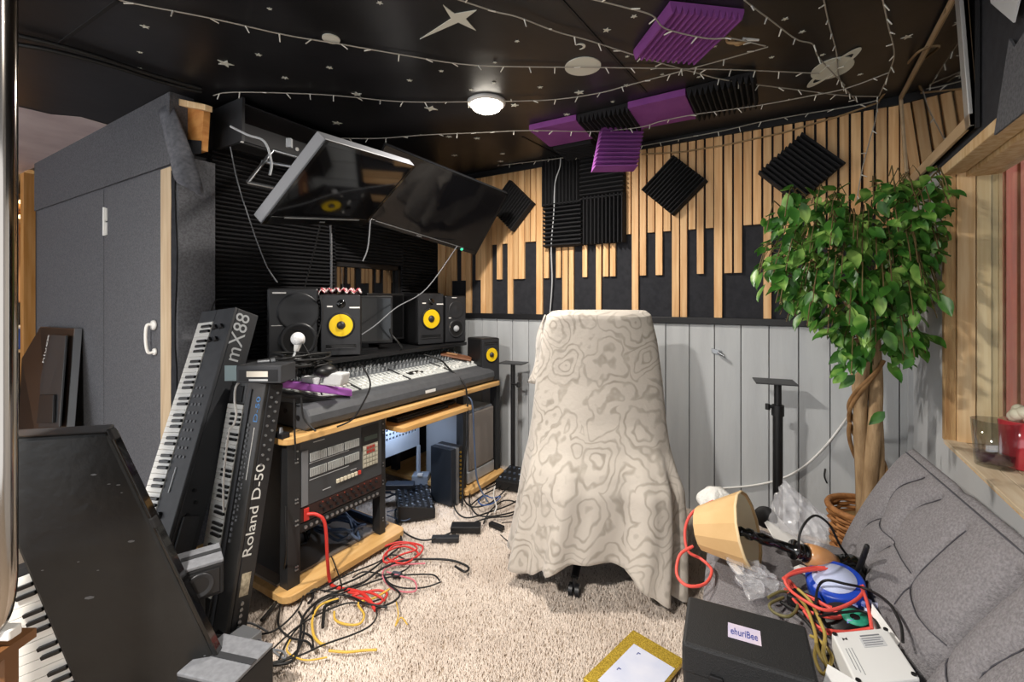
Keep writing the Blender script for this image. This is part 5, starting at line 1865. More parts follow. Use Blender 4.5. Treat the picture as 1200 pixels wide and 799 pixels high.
MB().cyl(wbk + V((.01, -.03, -.01)), wbk + V((.01, 0, -.01)), .012, seg=10).cyl(wbk + V((.01, -.03, -.01)), wbk + V((.045, -.035, -.03)), .009, seg=8).build('hook', M_steel, wk_)
solo(MB().tube(spline([AY(1006, 452, 2.93), AY(998, 480, 2.98), AY(985, 500, YB - .03), AY(965, 525, YB - .03), AY(940, 548, YB - .03), AY(912, 562, YB - .03), AY(880, 569, YB - .03), AY(845, 572, YB - .03)], 7), .0055, 6), 'white_cable', M_white, 'white cable sagging along the wainscot from the ficus', 'cable')
solo(MB().tube(spline([AY(967, 549, YB - .02), AY(966, 558, YB - .03), AY(969, 566, YB - .02)], 4), .004, 5), 'wire_stub', M_black, 'short black wire stub poking out of the wainscot', 'wire')

# ------------------------------------------------------------------ ficus in a basket
fx, fy = .285, 2.62
pt = thing('ficus_tree', 'artificial ficus with a braided trunk in a wicker basket in the corner', 'plant', (fx, fy, 0))
bk_ = MB()
MWK = mat('wicker', '#8a5a30', .7, hex2='#a87444', scale=40, rand=.0)
for i in range(24):
    z = .010 + i * .0158
    r = .115 + .03 * (i / 23)
    bk_.tube([V((fx + math.cos(a * math.pi / 18) * (r + .005 * (1 if (a // 2 + i) % 2 else -1)), fy + math.sin(a * math.pi / 18) * (r + .005 * (1 if (a // 2 + i) % 2 else -1)), z)) for a in range(36)], .0085, 5, closed=True)
bk_.build('basket', MWK, pt, kind='stuff')
MB().tube([V((fx + math.cos(a * math.pi / 18) * .150, fy + math.sin(a * math.pi / 18) * .150, .39)) for a in range(36)], .014, 8, closed=True).build('basket_rim', MWK, pt)
MB().lathe([(0, .33), (.08, .335), (.135, .325)], (fx, fy, 0), seg=20).build('moss', mat('dry_moss', '#6b5230', .95, hex2='#8c7146', scale=60), pt)
MTR = mat('ficus_bark', '#8b7050', .75, hex2='#a88c69', scale=9, stretch=(5, 5, 1), bump=.3, bscale=40)
for k in range(4):
    ph = k * math.pi / 2
    rr = .027 if k < 3 else .022
    p = []
    for i in range(15):
        z = .30 + i * .062
        a = ph + z * 2.6
        off = .034 + .004 * math.sin(z * 9)
        p.append(V((fx + math.cos(a) * off + .012 * math.sin(z * 3 + .4), fy + math.sin(a) * off, z)))
    MB().tube(spline(p, 3), rr, 9).build('trunk', MTR, pt)
for k in range(3):
    p = []
    for i in range(26):
        z = .33 + i * .030 * (1 if k < 2 else .6)
        a = k * 2.1 + z * (11 - 2 * k)
        p.append(V((fx + math.cos(a) * .068, fy + math.sin(a) * .068, z)))
    MB().tube(spline(p, 3), .009, 6).build('vine', mat('vine_bark', '#7d5a36', .8, hex2='#96724a', scale=20), pt)
# crown: branch tips spread inside the crown's volume
POLY = [(887, 292), (897, 258), (930, 241), (985, 238), (1012, 232), (1050, 210), (1085, 203), (1110, 213), (1115, 242), (1110, 292), (1102, 332), (1098, 398), (1082, 425), (1045, 420),
        (1032, 402), (1022, 428), (997, 442), (985, 412), (948, 378), (917, 378), (906, 346), (890, 322)]


def inside(x, y):
    c = False
    j = len(POLY) - 1
    for i in range(len(POLY)):
        (xi, yi), (xj, yj) = POLY[i], POLY[j]
        if (yi > y) != (yj > y) and x < (xj - xi) * (y - yi) / (yj - yi) + xi:
            c = not c
        j = i
    return c


LEAFV = [(0, 0, 0), (.018, .22, .004), (.024, .42, .006), (.019, .66, .004), (.008, .88, .0), (0, 1.0, -.012), (-.008, .88, .0), (-.019, .66, .004), (-.024, .42, .006), (-.018, .22, .004), (0, .3, -.003), (0, .65, -.004)]
LEAFF = [(0, 1, 2, 10), (10, 2, 3, 11), (11, 3, 4, 5), (0, 10, 8, 9), (10, 11, 7, 8), (11, 5, 6, 7)]


def leaf_mat():
    m = bpy.data.materials.new('ficus_leaf')
    m.use_nodes = True
    N, L = m.node_tree.nodes, m.node_tree.links
    b = N['Principled BSDF']
    g = N.new('ShaderNodeNewGeometry')
    no = N.new('ShaderNodeTexNoise')
    no.inputs['Scale'].default_value = 11
    no.inputs['Detail'].default_value = 2
    L.new(g.outputs['Position'], no.inputs[0])
    cr = N.new('ShaderNodeValToRGB')
    e = cr.color_ramp.elements
    e[0].position, e[1].position = .34, .70
    e[0].color, e[1].color = rgb('#285620'), rgb('#9cc063')
    x = e.new(.52)
    x.color = rgb('#467a2c')
    L.new(no.outputs[0], cr.inputs[0])
    L.new(cr.outputs[0], b.inputs['Base Color'])
    b.inputs['Roughness'].default_value = .38
    tr = N.new('ShaderNodeBsdfTranslucent')
    L.new(cr.outputs[0], tr.inputs[0])
    mx_ = N.new('ShaderNodeMixShader')
    mx_.inputs[0].default_value = .22
    L.new(b.outputs[0], mx_.inputs[1])
    L.new(tr.outputs[0], mx_.inputs[2])
    L.new(mx_.outputs[0], N['Material Output'].inputs[0])
    return m


M_leaf = leaf_mat()
lr = random.Random(5)
sprays = []
while len(sprays) < 230:
    px, py = lr.uniform(885, 1116), lr.uniform(200, 445)
    if not inside(px, py):
        continue
    lo_, hi_ = 1.60, 2.30
    rx_ = ray(px, py).x
    t_ = lr.uniform(1.55, min(hi_, (XR - .05) / rx_ if rx_ > .1 else hi_))
    p = AT(px, py - 14, t_)
    if p.x > XR - .03 or p.y > YB - .06 or p.x < -.25:
        continue
    sprays.append((p, px, py))
leaves = []
top = V((fx, fy, 1.15))
bm2 = MB()
for p, px, py in sprays:
    outd = (p - V((fx, fy, 1.35)))
    outd.z *= .4
    if outd.length < .05:
        outd = V((0, -1, 0))
    outd.normalize()
    start = p - outd * .08 + UP * .05
    bm2.tube([start, start + outd * .05 + UP * .01, p, p + outd * .02 - UP * .06], .0022, 4)
    for k in range(lr.randint(5, 7)):
        base = start.lerp(p - UP * .04, lr.random()) + V((lr.uniform(-.03, .03), lr.uniform(-.03, .03), lr.uniform(-.03, .03)))
        dd = (outd * lr.uniform(.1, .8) + V((lr.uniform(-.6, .6), lr.uniform(-.6, .6), lr.uniform(-1.2, -.15)))).normalized()
        nrm_ = (outd * .6 + UP * .7 + V((lr.uniform(-.6, .6), lr.uniform(-.6, .6), lr.uniform(-.2, .5))))
        nrm_ = (nrm_ - dd * nrm_.dot(dd)).normalized()
        s = lr.uniform(.048, .092)
        if base.x + dd.x * s > XR - .012 or base.y + dd.y * s > YB - .03:
            continue
        leaves.append((base, dd, nrm_, s))
for px, py, t_ in ((990, 418, 1.9), (991, 434, 1.9), (1002, 447, 1.9), (1037, 490, 1.95), (1034, 462, 2.05)):
    p = AT(px, py - 8, t_)
    leaves.append((p, V((-.55, -.2, -.6)).normalized(), V((.2, -.9, .4)).normalized(), .085))
# the 300 nearest are leaves of their own, the rest one mass
leaves.sort(key=lambda l: l[0].dot(FWD))
bm2.build('twigs', mat('twig_brown', '#5d4d2c', .7), pt, kind='stuff')
for k in range(9):
    a = k * .7
    q_ = V((fx + .02 * math.cos(a), fy + .02 * math.sin(a), 1.12))
    tgt = sprays[(k * 13) % len(sprays)][0]
    MB().tube(spline([q_, q_.lerp(tgt, .4) + UP * .12, tgt], 5), .009, 6).build('branch', MTR, pt)
base_leaf = None
mass = MB()
for i, (p, dd, nn_, s) in enumerate(leaves):
    sd_ = dd.cross(nn_)
    if i < 295:
        if base_leaf is None:
            lm_ = bpy.data.meshes.new('leaf')
            lm_.from_pydata([(x * 1.0, y, z) for x, y, z in [(a * 10.5, b_, c_ * 8) for a, b_, c_ in LEAFV]], [], LEAFF)
            lm_.polygons.foreach_set('use_smooth', [True] * len(LEAFF))
            lm_.materials.append(M_leaf)
            base_leaf = lm_
        o = bpy.data.objects.new('leaf', base_leaf)
        COL.objects.link(o)
        o.parent = pt
        mtx = Matrix((sd_, dd, nn_)).transposed().to_4x4() @ Matrix.Diagonal((s, s, s, 1))
        mtx.translation = p - pt.location
        o.matrix_local = mtx
    else:
        mass.add([p + sd_ * (a * 10.5 * s) + dd * (b_ * s) + nn_ * (c_ * 8 * s) for a, b_, c_ in LEAFV], LEAFF, True)
mass.build('leaves', M_leaf, pt, kind='stuff')

# ------------------------------------------------------------------ sofa
sd3 = V((-.110, .994, 0)).normalized()
se = V((-sd3.y, sd3.x, 0))          # from the crease towards the seat's front edge
SO = V((.199, 1.70, 0))
SZ = .42


def sp_(s, e_, z):
    return SO + sd3 * s + se * e_ + UP * z


so = thing('sofa', 'grey tweed sofa bed with a tufted back under the window', 'sofa', SO + se * .1)
S0, S1 = -.72, .415
GRO = []
for pl, w_, dp in ((((120, 350), (160, 280), (215, 245)), 9, 9), (((150, 440), (190, 375), (245, 340)), 9, 10), (((260, 310), (320, 220), (405, 180)), 9, 10), (((225, 230), (270, 150), (350, 110)), 9, 8),
                   (((215, 245), (220, 290), (255, 330), (320, 440)), 6, 4), (((490, 290), (330, 455), (255, 540)), 10, 8), (((640, 440), (560, 530), (310, 800)), 14, 20),
                   (((315, 480), (345, 580), (410, 665)), 6, 4), (((540, 790), (600, 740), (687, 690), (800, 640)), 9, 10), (((430, 690), (445, 790), (470, 860)), 6, 4), (((430, 690), (540, 580), (660, 470)), 6, 6)):
    GRO.append(([(960 + a / 2.8625, 520 + b_ / 2.8625) for a, b_ in pl], w_ / 1000, dp / 1000))
bn = sd3.cross((-se * .19 + UP * .38)).normalized()
if bn.dot(se) < 0:
    bn = -bn


def back_pt(s, h):
    return sp_(s, -.19 * h, SZ + .38 * h)


def to_sh(px, py):
    r = ray(px, py)
    o = V((0, 0, EYE))
    p0 = sp_(0, 0, SZ)
    t = (p0 - o).dot(bn) / r.dot(bn)
    p = o + r * t
    return ((p - SO).dot(sd3), (p.z - SZ) / .38)


SEGS = []
for pl, w_, dp in GRO:
    q_ = [to_sh(*p) for p in pl]
    q_ = [(a, b_ * .425) for a, b_ in q_]
    sm_ = spline([V((a, b_, 0)) for a, b_ in q_], 5)
    SEGS.append((np.array([(p.x, p.y) for p in sm_]), w_, dp))
NU, NV = 250, 90
us = np.linspace(0, 1, NU + 1)
vs_ = np.linspace(0, 1, NV + 1)
ss = S0 + (S1 - S0) * us
gs, gh = np.meshgrid(ss, vs_ * .425)
disp = np.zeros_like(gs)
for pl, w_, dp in SEGS:
    best = np.full(gs.shape, 9.0)
    for (ax_, ay_), (bx_, by_) in zip(pl[:-1], pl[1:]):
        dx, dy = bx_ - ax_, by_ - ay_
        t = np.clip(((gs - ax_) * dx + (gh - ay_) * dy) / (dx * dx + dy * dy + 1e-12), 0, 1)
        best = np.minimum(best, np.hypot(gs - ax_ - t * dx, gh - ay_ - t * dy))
    disp -= 1.5 * dp * np.exp(-(best / w_) ** 1.2) + dp * .8 * np.exp(-(best / (w_ * 3.5)) ** 2)
disp += .020 * np.clip(np.sin(np.pi * np.clip(gh / .425, 0, 1)), 0, 1) ** .5


def back_front(u, v):
    i, j = int(round(u * NU)), int(round(v * NV))
    return back_pt(S0 + (S1 - S0) * u, v) + bn * float(disp[j, i])


mb = MB().grid(back_front, NU, NV)
# rounded top and rear
def back_top(u, v):
    s = S0 + (S1 - S0) * u
    a = math.pi * .5 * v
    p = back_pt(s, 1.0)
    wob = .012 * math.exp(-((s - (.03)) / .03) ** 2) + .02 * math.exp(-((s + .36) / .03) ** 2)
    return p - se * (.055 * math.sin(a)) + UP * (.025 * math.sin(min(1, v * 2) * math.pi) - .03 * v - wob * math.sin(math.pi * v)) - bn * 0


mb.grid(back_top, 60, 8)
mb.prism([sp_(S0, -.02, .20), sp_(S0, -.243, .76), sp_(S0, -.21, .20)], sd3 * (S1 - S0))
mb.add([back_pt(S1, k / 10) + bn * float(disp[int(k / 10 * NV), NU]) for k in range(11)] + [sp_(S1, -.243, .77), sp_(S1, -.20, .40)], [tuple(range(13))])
bkr = mb.build('backrest', M_couch, so)
for pl, w_, dp in SEGS:
    run = []
    for a_, b_ in pl:
        u_, h_ = (a_ - S0) / (S1 - S0), b_ / .425
        if 0 <= u_ <= 1 and .02 <= h_ <= .985:
            run.append(back_pt(a_, h_) + bn * (float(disp[int(round(h_ * NV)), int(round(u_ * NU))]) + .0042))
    if len(run) > 2:
        MB().tube(run, .0017 if dp < .015 else .0026, 5).build('seam', M_thread, bkr)

MB().tube([back_pt(S0 + (S1 - S0) * k / 40, 1.0) + UP * .0015 + bn * (float(disp[NV, int(k / 40 * NU)]) * .5) for k in range(41)], .0026, 5).build('ridge_seam', M_thread, bkr)


def seat_top(u, v):
    s = S0 + (S1 - S0) * u
    e_ = .47 * v - .01
    z = SZ - .008 + .012 * math.sin(math.pi * v) - .010 * math.exp(-((s + .55) / .012) ** 2) - .008 * math.exp(-((e_ - .24) / .010) ** 2)
    if v > .9:
        z -= .03 * ((v - .9) / .1) ** 2
    return sp_(s, e_, z)


st_ = MB().grid(seat_top, 90, 30)
st_.obox(sp_(S0, 0, .25), sd3 * (S1 - S0), se * .455, UP * .135)
st_.build('seat', M_couch, so)
for s in (S0 + .1, S1 - .1):
    for e_ in (.03, .40):
        p = sp_(s, e_, 0)
        MB().cyl(p, p + UP * .26, .018, .025, 10).build('leg', M_black, so)

# ------------------------------------------------------------------ things on the sofa
def on_seat(px, py, z=SZ + .01):
    return AZ(px, py, z)


# black case
cs = thing('equipment_case', 'black hard case with a pale name label on the sofa seat', 'case', (-.1, 1.2, SZ))
zt = .552
q = [AZ(809, 697, zt), AZ(951, 735, zt), AZ(953, 798, zt), AZ(796, 752, zt)]
cx_ = ((q[1] - q[0]) + (q[2] - q[3])) / 2
cy_ = ((q[3] - q[0]) + (q[2] - q[1])) / 2
cx_.z = cy_.z = 0
cy_ = cy_ - cx_ * (cy_.dot(cx_) / cx_.dot(cx_))
cnr = sum(q, V((0, 0, 0))) / 4 - cx_ / 2 - cy_ / 2
M_case = mat('case_plastic', '#1e1f21', .5, bump=.25, bscale=350)
MB().obox(V((cnr.x, cnr.y, .482)), cx_, cy_, UP * (zt - .482)).build('lid', M_case, cs, bevel=.007)
MB().obox(V((cnr.x, cnr.y, SZ + .012)) + cx_ * .01 + cy_ * .01, cx_ * .98, cy_ * .98, UP * .062).build('base', M_case, cs, bevel=.006)
for k in (.22, .70):
    MB().obox(V((cnr.x, cnr.y, .455)) + cx_ * k + cy_ * .995, cx_ * .10, cy_.normalized() * .008, UP * .045).build('latch', M_black, cs, bevel=.002)
MB().obox(V((cnr.x, cnr.y, .455)) + cx_ * .36 + cy_ * .995, cx_ * .27, cy_.normalized() * .022, UP * .018).build('handle', M_black, cs, bevel=.004)
lo_ = V((cnr.x, cnr.y, zt + .0004)) + cx_ * .36 + cy_ * .66
MB().obox(lo_, cx_ * .26, cy_ * -.28, UP * .0008).build('name_label', mat('lilac_label', '#c3bcd6', .5, hex2='#d3c5d2', scale=20), cs)
lettering('ehuriBee', mat('blue_ink', '#3d4a94', .5), cs, lo_ + cx_ * .02 - cy_ * .07 + UP * .001, cx_, -cy_, .024, width=cx_.length * .215)

# toppled table lamp
lampt = thing('table_lamp', 'toppled wood and black table lamp lying on the sofa', 'lamp', AT(940, 650, 1.5))
p0, p1 = AT(864, 621, 1.505), AT(1003, 669, 1.50)
ax = p1 - p0
LL = ax.length
MB().lathe([(0, 0), (.010, .0), (.016, .01), (.012, .025), (.018, .035), (.018, .05), (.014, .055), (.014, .072), (.018, .08), (.018, .115), (.014, .12), (.015, LL * .46), (.030, LL * .465), (.032, LL * .475), (.030, LL * .49), (.017, LL * .495), (.024, LL * .505), (.026, LL * .53), (.020, LL * .54), (.028, LL * .55), (.029, LL * .575), (.022, LL * .58)], p0, ax, 18).build('neck', M_gloss, lampt)
MB().lathe([(.020, LL * .575), (.034, LL * .585), (.038, LL * .66), (.036, LL * .74), (.026, LL * .82), (.020, LL * .83)], p0, ax, 20).build('wooden_body', mat('polished_wood', '#b98454', .25, hex2='#c9976a', scale=5, coat=.4), lampt)
MB().lathe([(.020, LL * .82), (.030, LL * .83), (.024, LL * .85), (.034, LL * .865), (.028, LL * .885), (.040, LL * .90), (.034, LL * .925), (.046, LL * .945), (.046, LL * .99), (0, LL)], p0, ax, 20).build('foot', M_gloss, lampt)
sc0, sc1 = AT(822, 619, 1.64), AT(877, 621, 1.545)
sa = (sc1 - sc0).normalized()
lampshade = thing('lamp_shade', 'tan panelled lampshade lying on its side on the sofa', 'lampshade', V((sc1.x, sc1.y, SZ)))
SL = (sc1 - sc0).length
shm = MB().lathe([(.072, 0), (.122, SL)], sc0, sa, 14, smooth=False)
shm.build('shade', mat('tan_shade', '#cba673', .8, hex2='#d8b684', scale=6), lampshade, solid=.004)
MB().lathe([(.120, SL - .004), (.124, SL - .004), (.124, SL + .004), (.120, SL + .004)], sc0, sa, 14).build('rim_band', mat('cream_band', '#dcc49a', .7), lampshade)
MB().lathe([(.115, SL - .004), (.066, .006)], sc0, sa, 14).build('lining', mat('cream_lining', '#dccdab', .8), lampshade, solid=.002)

# plastic bags
def bag_mat():
    m = bpy.data.materials.new('clear_plastic_film')
    m.use_nodes = True
    N, L = m.node_tree.nodes, m.node_tree.links
    b = N['Principled BSDF']
    b.inputs['Base Color'].default_value = rgb('#e6e6ea')
    b.inputs['Roughness'].default_value = .18
    b.inputs['Specular IOR Level'].default_value = .8
    t = N.new('ShaderNodeBsdfTransparent')
    t.inputs[0].default_value = (.97, .97, .98, 1)
    mx_ = N.new('ShaderNodeMixShader')
    mx_.inputs[0].default_value = .26
    L.new(t.outputs[0], mx_.inputs[1])
    L.new(b.outputs[0], mx_.inputs[2])
    L.new(mx_.outputs[0], N['Material Output'].inputs[0])
    return m


M_bag = bag_mat()


def bag(corners, thick, seed, name, label, nu=34, nv=34, rough=.020):
    R_ = np.random.default_rng(seed)
    A, B, C_, D = corners
    nrm_ = (B - A).cross(D - A).normalized()
    if nrm_.z < 0:
        nrm_ = -nrm_
    mb = MB()
    for sgn in (1, -1):
        U_, V_ = np.meshgrid(np.linspace(0, 1, nu + 1), np.linspace(0, 1, nv + 1))
        nz = np.zeros_like(U_)
        for k in range(9):
            an, fr_q, ph = R_.uniform(0, 6.28), R_.uniform(5, 17), R_.uniform(0, 6.28)
            nz += (1 - 2 * np.abs(np.sin(fr_q * (U_ * math.cos(an) + V_ * math.sin(an)) + ph + 1.5 * np.sin(5 * V_ + k)))) / (1 + fr_q / 8)
        nz /= 2.2

        def fn(u, v):
            i, j = int(round(u * nu)), int(round(v * nv))
            p = A.lerp(B, u).lerp(D.lerp(C_, u), v)
            e_ = math.sin(math.pi * u) * math.sin(math.pi * v)
            off = sgn * thick * e_ ** .6 * .5 + rough * nz[j, i] * (.3 + e_)
            q_ = p + nrm_ * (off + thick * .5)
            q_ += (B - A).normalized() * (.012 * float(nz[j, (i + 3) % (nu + 1)]))
            q_.z = max(q_.z, SZ + .008) if q_.x > -.34 else q_.z
            return q_
        mb.grid(fn, nu, nv, smooth=True)
    return solo(mb, name, M_bag, label, 'plastic bag')


z = SZ + .012
bag([AZ(848, 650, z + .05), AZ(893, 668, z + .04), AZ(930, 700, z), AZ(880, 712, z)], .05, 3, 'plastic_bag', 'crumpled clear plastic bag lying in front of the lampshade')
bag([AT(915, 562, 1.75), AT(968, 608, 1.68), AT(964, 650, 1.58), AT(893, 608, 1.72)], .09, 4, 'plastic_bag', 'upright clear plastic bag behind the toppled lamp')
# papers and towel
solo(MB().add([AT(896, 612, 1.66), AT(910, 604, 1.72), AT(941, 637, 1.62), AT(912, 640, 1.56)], [(0, 1, 2, 3)]), 'paper_sheet', M_white, 'white paper sheet behind the neck of the lamp', 'paper', solid=.003)
def towel(u, v):
    c = AT(840, 585, 1.92)
    th, ph = 2 * math.pi * u, math.pi * v
    r = .066 * (1 + .16 * math.sin(4 * th + 6 * v) + .10 * math.sin(9 * th + 5 - 4 * v))
    return c + RGT * (math.cos(th) * math.sin(ph) * r) + FWD * (math.sin(th) * math.sin(ph) * r) - UP * (math.cos(ph) * .062 + .012)


solo(MB().grid(towel, 30, 16), 'white_towel', mat('white_towel', '#d9d8d4', .95, bump=.5, bscale=120), 'bunched white towel between the blanket and the lampshade', 'towel')
solo(MB().sphere(AT(897, 606, 1.70), .04, 16, 10, (1, .7, 1)), 'black_pouch', M_blackmatt, 'round black pouch behind the lampshade rim', 'pouch')
solo(MB().add([AZ(1022, 707, SZ + .10), AZ(1055, 752, SZ + .05), AZ(1046, 765, SZ + .03), AZ(1019, 742, SZ + .03)], [(0, 1, 2, 3)]), 'paper_scrap', M_white, 'torn white paper scrap leaning on the sofa back', 'paper', solid=.002)
solo(MB().add([AT(970, 778, 1.03), AT(1012, 803, 1.00), AT(1005, 840, .98), AT(955, 835, 1.0)], [(0, 1, 2, 3)]), 'paper_sheet', M_white, 'white paper sheet at the bottom edge in front of the white box', 'paper', solid=.002)
solo(MB().obox(AT(865, 674, 1.45), RGT * .02, FWD * .06, UP * .004), 'paper_scrap', M_white, 'small white scrap inside the plastic bag', 'paper')
# white power supply box with screws and printed panel
zt = .50
q = [AZ(972, 741, zt), AZ(1041, 735, zt), AZ(1076, 795, zt), AZ(1007, 803, zt)]
cx_ = ((q[1] - q[0]) + (q[2] - q[3])) / 2
cy_ = ((q[3] - q[0]) + (q[2] - q[1])) / 2
o = sum(q, V((0, 0, 0))) / 4 - cx_ / 2 - cy_ / 2
ps = thing('white_device', 'white metal device box with black screws and printed panel on the sofa', 'device', V((o.x, o.y, SZ)))
MB().obox(V((o.x, o.y, SZ + .012)), cx_, cy_, UP * (zt - SZ - .012)).build('case', mat('white_metal', '#dcdddd', .4), ps, bevel=.004)
zz = V((o.x, o.y, zt + .0004))
for u, v in ((.04, .05), (.96, .05), (.94, .93), (.05, .93)):
    MB().cyl(zz + cx_ * u + cy_ * v, zz + cx_ * u + cy_ * v + UP * .003, .0055, seg=10).build('screw', M_black, ps)
pr = MB()
MB().obox(zz + cx_ * .42 + cy_ * .17, cx_ * .40, cy_ * .20, UP * .0006).build('printed_panel', mat('pale_print', '#c4c6ca', .5), ps)
pr.obox(zz + cx_ * .45 + cy_ * .125, cx_ * .34, cy_ * .022, UP * .0008)
for k in range(4):
    pr.obox(zz + cx_ * .45 + cy_ * (.19 + .045 * k), cx_ * (.34 - .03 * (k % 2)), cy_ * .012, UP * .0012)
for k in range(3):
    pr.obox(zz + cx_ * (.10 + .05 * k) + cy_ * .35, cx_ * .008, cy_ * (.40 + .05 * k), UP * .0006)
pr.build('print_lines', mat('grey_print', '#7d8086', .5), ps, kind='stuff')
pr = MB()
a, b, c, d = (zz + cx_ * .13 + cy_ * .14, zz + cx_ * .21 + cy_ * .14, zz + cx_ * .21 + cy_ * .19, zz + cx_ * .13 + cy_ * .19)
m_ = (a + c) / 2
pr.prism([a, m_, d], UP * .001).prism([b, m_, c], UP * .001)
pr.build('black_emblem', M_black, ps, kind='stuff')
# blue tape roll box, green disc, bits
bt_ = thing('blue_dispenser', 'blue curved plastic dispenser with a pale label on the sofa', 'dispenser', AZ(985, 700, SZ))
c = AT(981, 686, 1.42)
bx_ = RGT
MB().lathe([(.0, 0), (.072, 0), (.078, .006), (.078, .05), (.072, .056), (.0, .056)], V((c.x, c.y, SZ + .012)), (-.15, -.28, .95), 28).build('body', mat('bright_blue', '#1f45b5', .35), bt_)
cl_ = V((c.x, c.y, SZ + .012)) + V((-.15, -.28, .95)).normalized() * .0565
MB().lathe([(0, 0), (.058, 0), (.058, .0015), (0, .0015)], cl_, (-.15, -.28, .95), 28).build('label_disc', mat('pale_blue_label', '#b9c3e3', .5), bt_)
gd = thing('green_disc', 'round black and teal green tape reel beside the white box', 'reel', AZ(1000, 726, SZ))
c = AZ(993, 727, SZ + .03)
MB().lathe([(0, 0), (.058, 0), (.062, .006), (.062, .018), (.058, .022), (0, .022)], c - UP * .012, (-.1, -.15, 1), 26).build('reel', M_black, gd)
c = c + RGT * .018 - FWD * .005
MB().lathe([(.012, .0), (.030, .0), (.032, .004), (.012, .004)], c + UP * .0105, (-.1, -.15, 1), 24).build('teal_ring', mat('teal_green', '#2fa183', .5), gd)
bgb = MB()
for i in range(16):
    p = AZ(lr.uniform(990, 1022), lr.uniform(705, 735), SZ + .03)
    bgb.obox(p, V((lr.uniform(.01, .02), lr.uniform(-.01, .01), 0)), V((0, .012, .006)), UP * .006)
solo(bgb, 'blue_beads', mat('blue_bits', '#3250b8', .3, hex2='#c9d0ea', scale=50), 'scatter of small blue and white packets beside the teal reel', 'packets', kind='stuff')


def scable(pts, r, m, label, z=SZ + .03, name='sofa_cable', zj=.012):
    P_ = [AZ(p[0], p[1], (p[2] if len(p) > 2 else z) + zj * lr.random()) for p in pts]
    return solo(MB().tube(spline(P_, 7), r * .85, 7), name, m, label, 'cable')


scable([(918, 678), (935, 668), (965, 665), (1000, 675), (1012, 690), (1000, 705), (970, 715), (945, 705), (925, 690), (922, 676), (950, 668), (985, 668), (1005, 682), (1016, 705), (1022, 738)], .0055, M_coral, 'coral red cable looped round the blue dispenser', z=SZ + .065)
scable([(920, 690), (940, 712), (965, 722), (985, 722), (960, 705), (930, 690), (925, 680), (945, 700), (975, 712)], .0055, M_coral, 'second coral red cable beneath the blue dispenser', z=SZ + .035)
scable([(942, 716), (960, 735), (990, 740), (1022, 736), (1000, 742), (970, 742), (950, 728)], .005, M_coral, 'coral red cable along the top edge of the white box', z=SZ + .03)
scable([(836, 587, .60), (812, 600, .58), (803, 620, .52), (806, 645, .46), (822, 655, .44), (834, 668, .44), (826, 684, .44), (805, 686, .44), (793, 672, .45), (797, 650, .48), (812, 640, .50)], .006, M_coral, 'coral red cable looping down beside the blanket', zj=.0)
scable([(955, 722), (958, 690), (968, 680, .50), (990, 684, .50), (1015, 690, .50), (1040, 705, .52), (1055, 730, .53), (1058, 752, .53)], .0045, M_rubber, 'black cable arching over to the sofa back', z=SZ + .05)
scable([(945, 652, .50), (936, 640, .55), (940, 618, .60), (955, 604, .62), (972, 615, .60), (985, 640, .52), (1000, 660, .47), (1010, 680, .46)], .0045, M_rubber, 'black lamp cord arching behind the toppled lamp')
scable([(960, 722), (985, 718), (1010, 716), (1025, 725), (1030, 738)], .004, M_rubber, 'thin black cable crossing the teal reel', z=SZ + .06)
scable([(935, 690), (950, 705), (962, 730), (967, 745), (965, 765), (972, 785)], .0055, M_gold, 'olive gold cable running down past the black case', z=SZ + .055)
scable([(932, 696), (945, 712), (955, 740), (958, 760), (968, 778), (985, 790)], .0055, M_gold, 'second olive gold cable beside the white box', z=SZ + .04)
scable([(900, 700), (915, 693), (928, 696), (935, 710), (925, 722), (908, 718), (902, 708), (918, 700)], .005, mat('olive_cable', '#6a6440', .5), 'olive cable coil at the corner of the black case', z=SZ + .035)
scable([(950, 745), (962, 752), (975, 770), (965, 790), (955, 770), (958, 750)], .005, M_gold, 'gold cable coil between the black case and the white box', z=SZ + .03)
scable([(915, 705), (930, 715), (945, 728), (955, 742), (960, 765)], .006, M_rubber, 'black cable hidden among the gold ones', z=SZ + .03)
scable([(1010, 660, .50), (1016, 640, .62), (1012, 650, .56), (1003, 672, .47)], .008, M_blackmatt, 'thick black strap behind the lamp foot')
fbx = AZ(935, 705, SZ + .02)
solo(MB().obox(fbx - V((.03, .02, .005)), (.07, -.02, 0), (.02, .05, 0), (0, 0, .03)), 'black_gadget', M_black, 'small black gadget between the bag and the gold cables', 'device', bevel=.004)
solo(MB().sphere(AZ(966, 762, SZ + .02), .016, 12, 8, (1, 1, .7)), 'metal_knob', M_chrome, 'small chrome knob by the corner of the black case', 'knob')
solo(MB().obox(AZ(930, 668, SZ + .02), V((.09, -.03, 0)), V((.02, .03, 0)), UP * .012), 'small_carton', M_white, 'small white carton under the coral cable', 'carton', bevel=.002)

# ------------------------------------------------------------------ glitter frame on the carpet
za = .040
q = [AZ(742, 737, za), AZ(792, 766, za), AZ(750, 830, za), AZ(690, 800, za)]
cx_ = (q[1] - q[0])
cy_ = (q[3] - q[0])
cx_ = cx_.normalized() * .21
cy_ = (cy_ - cx_ * cy_.dot(cx_) / cx_.dot(cx_)).normalized() * .33


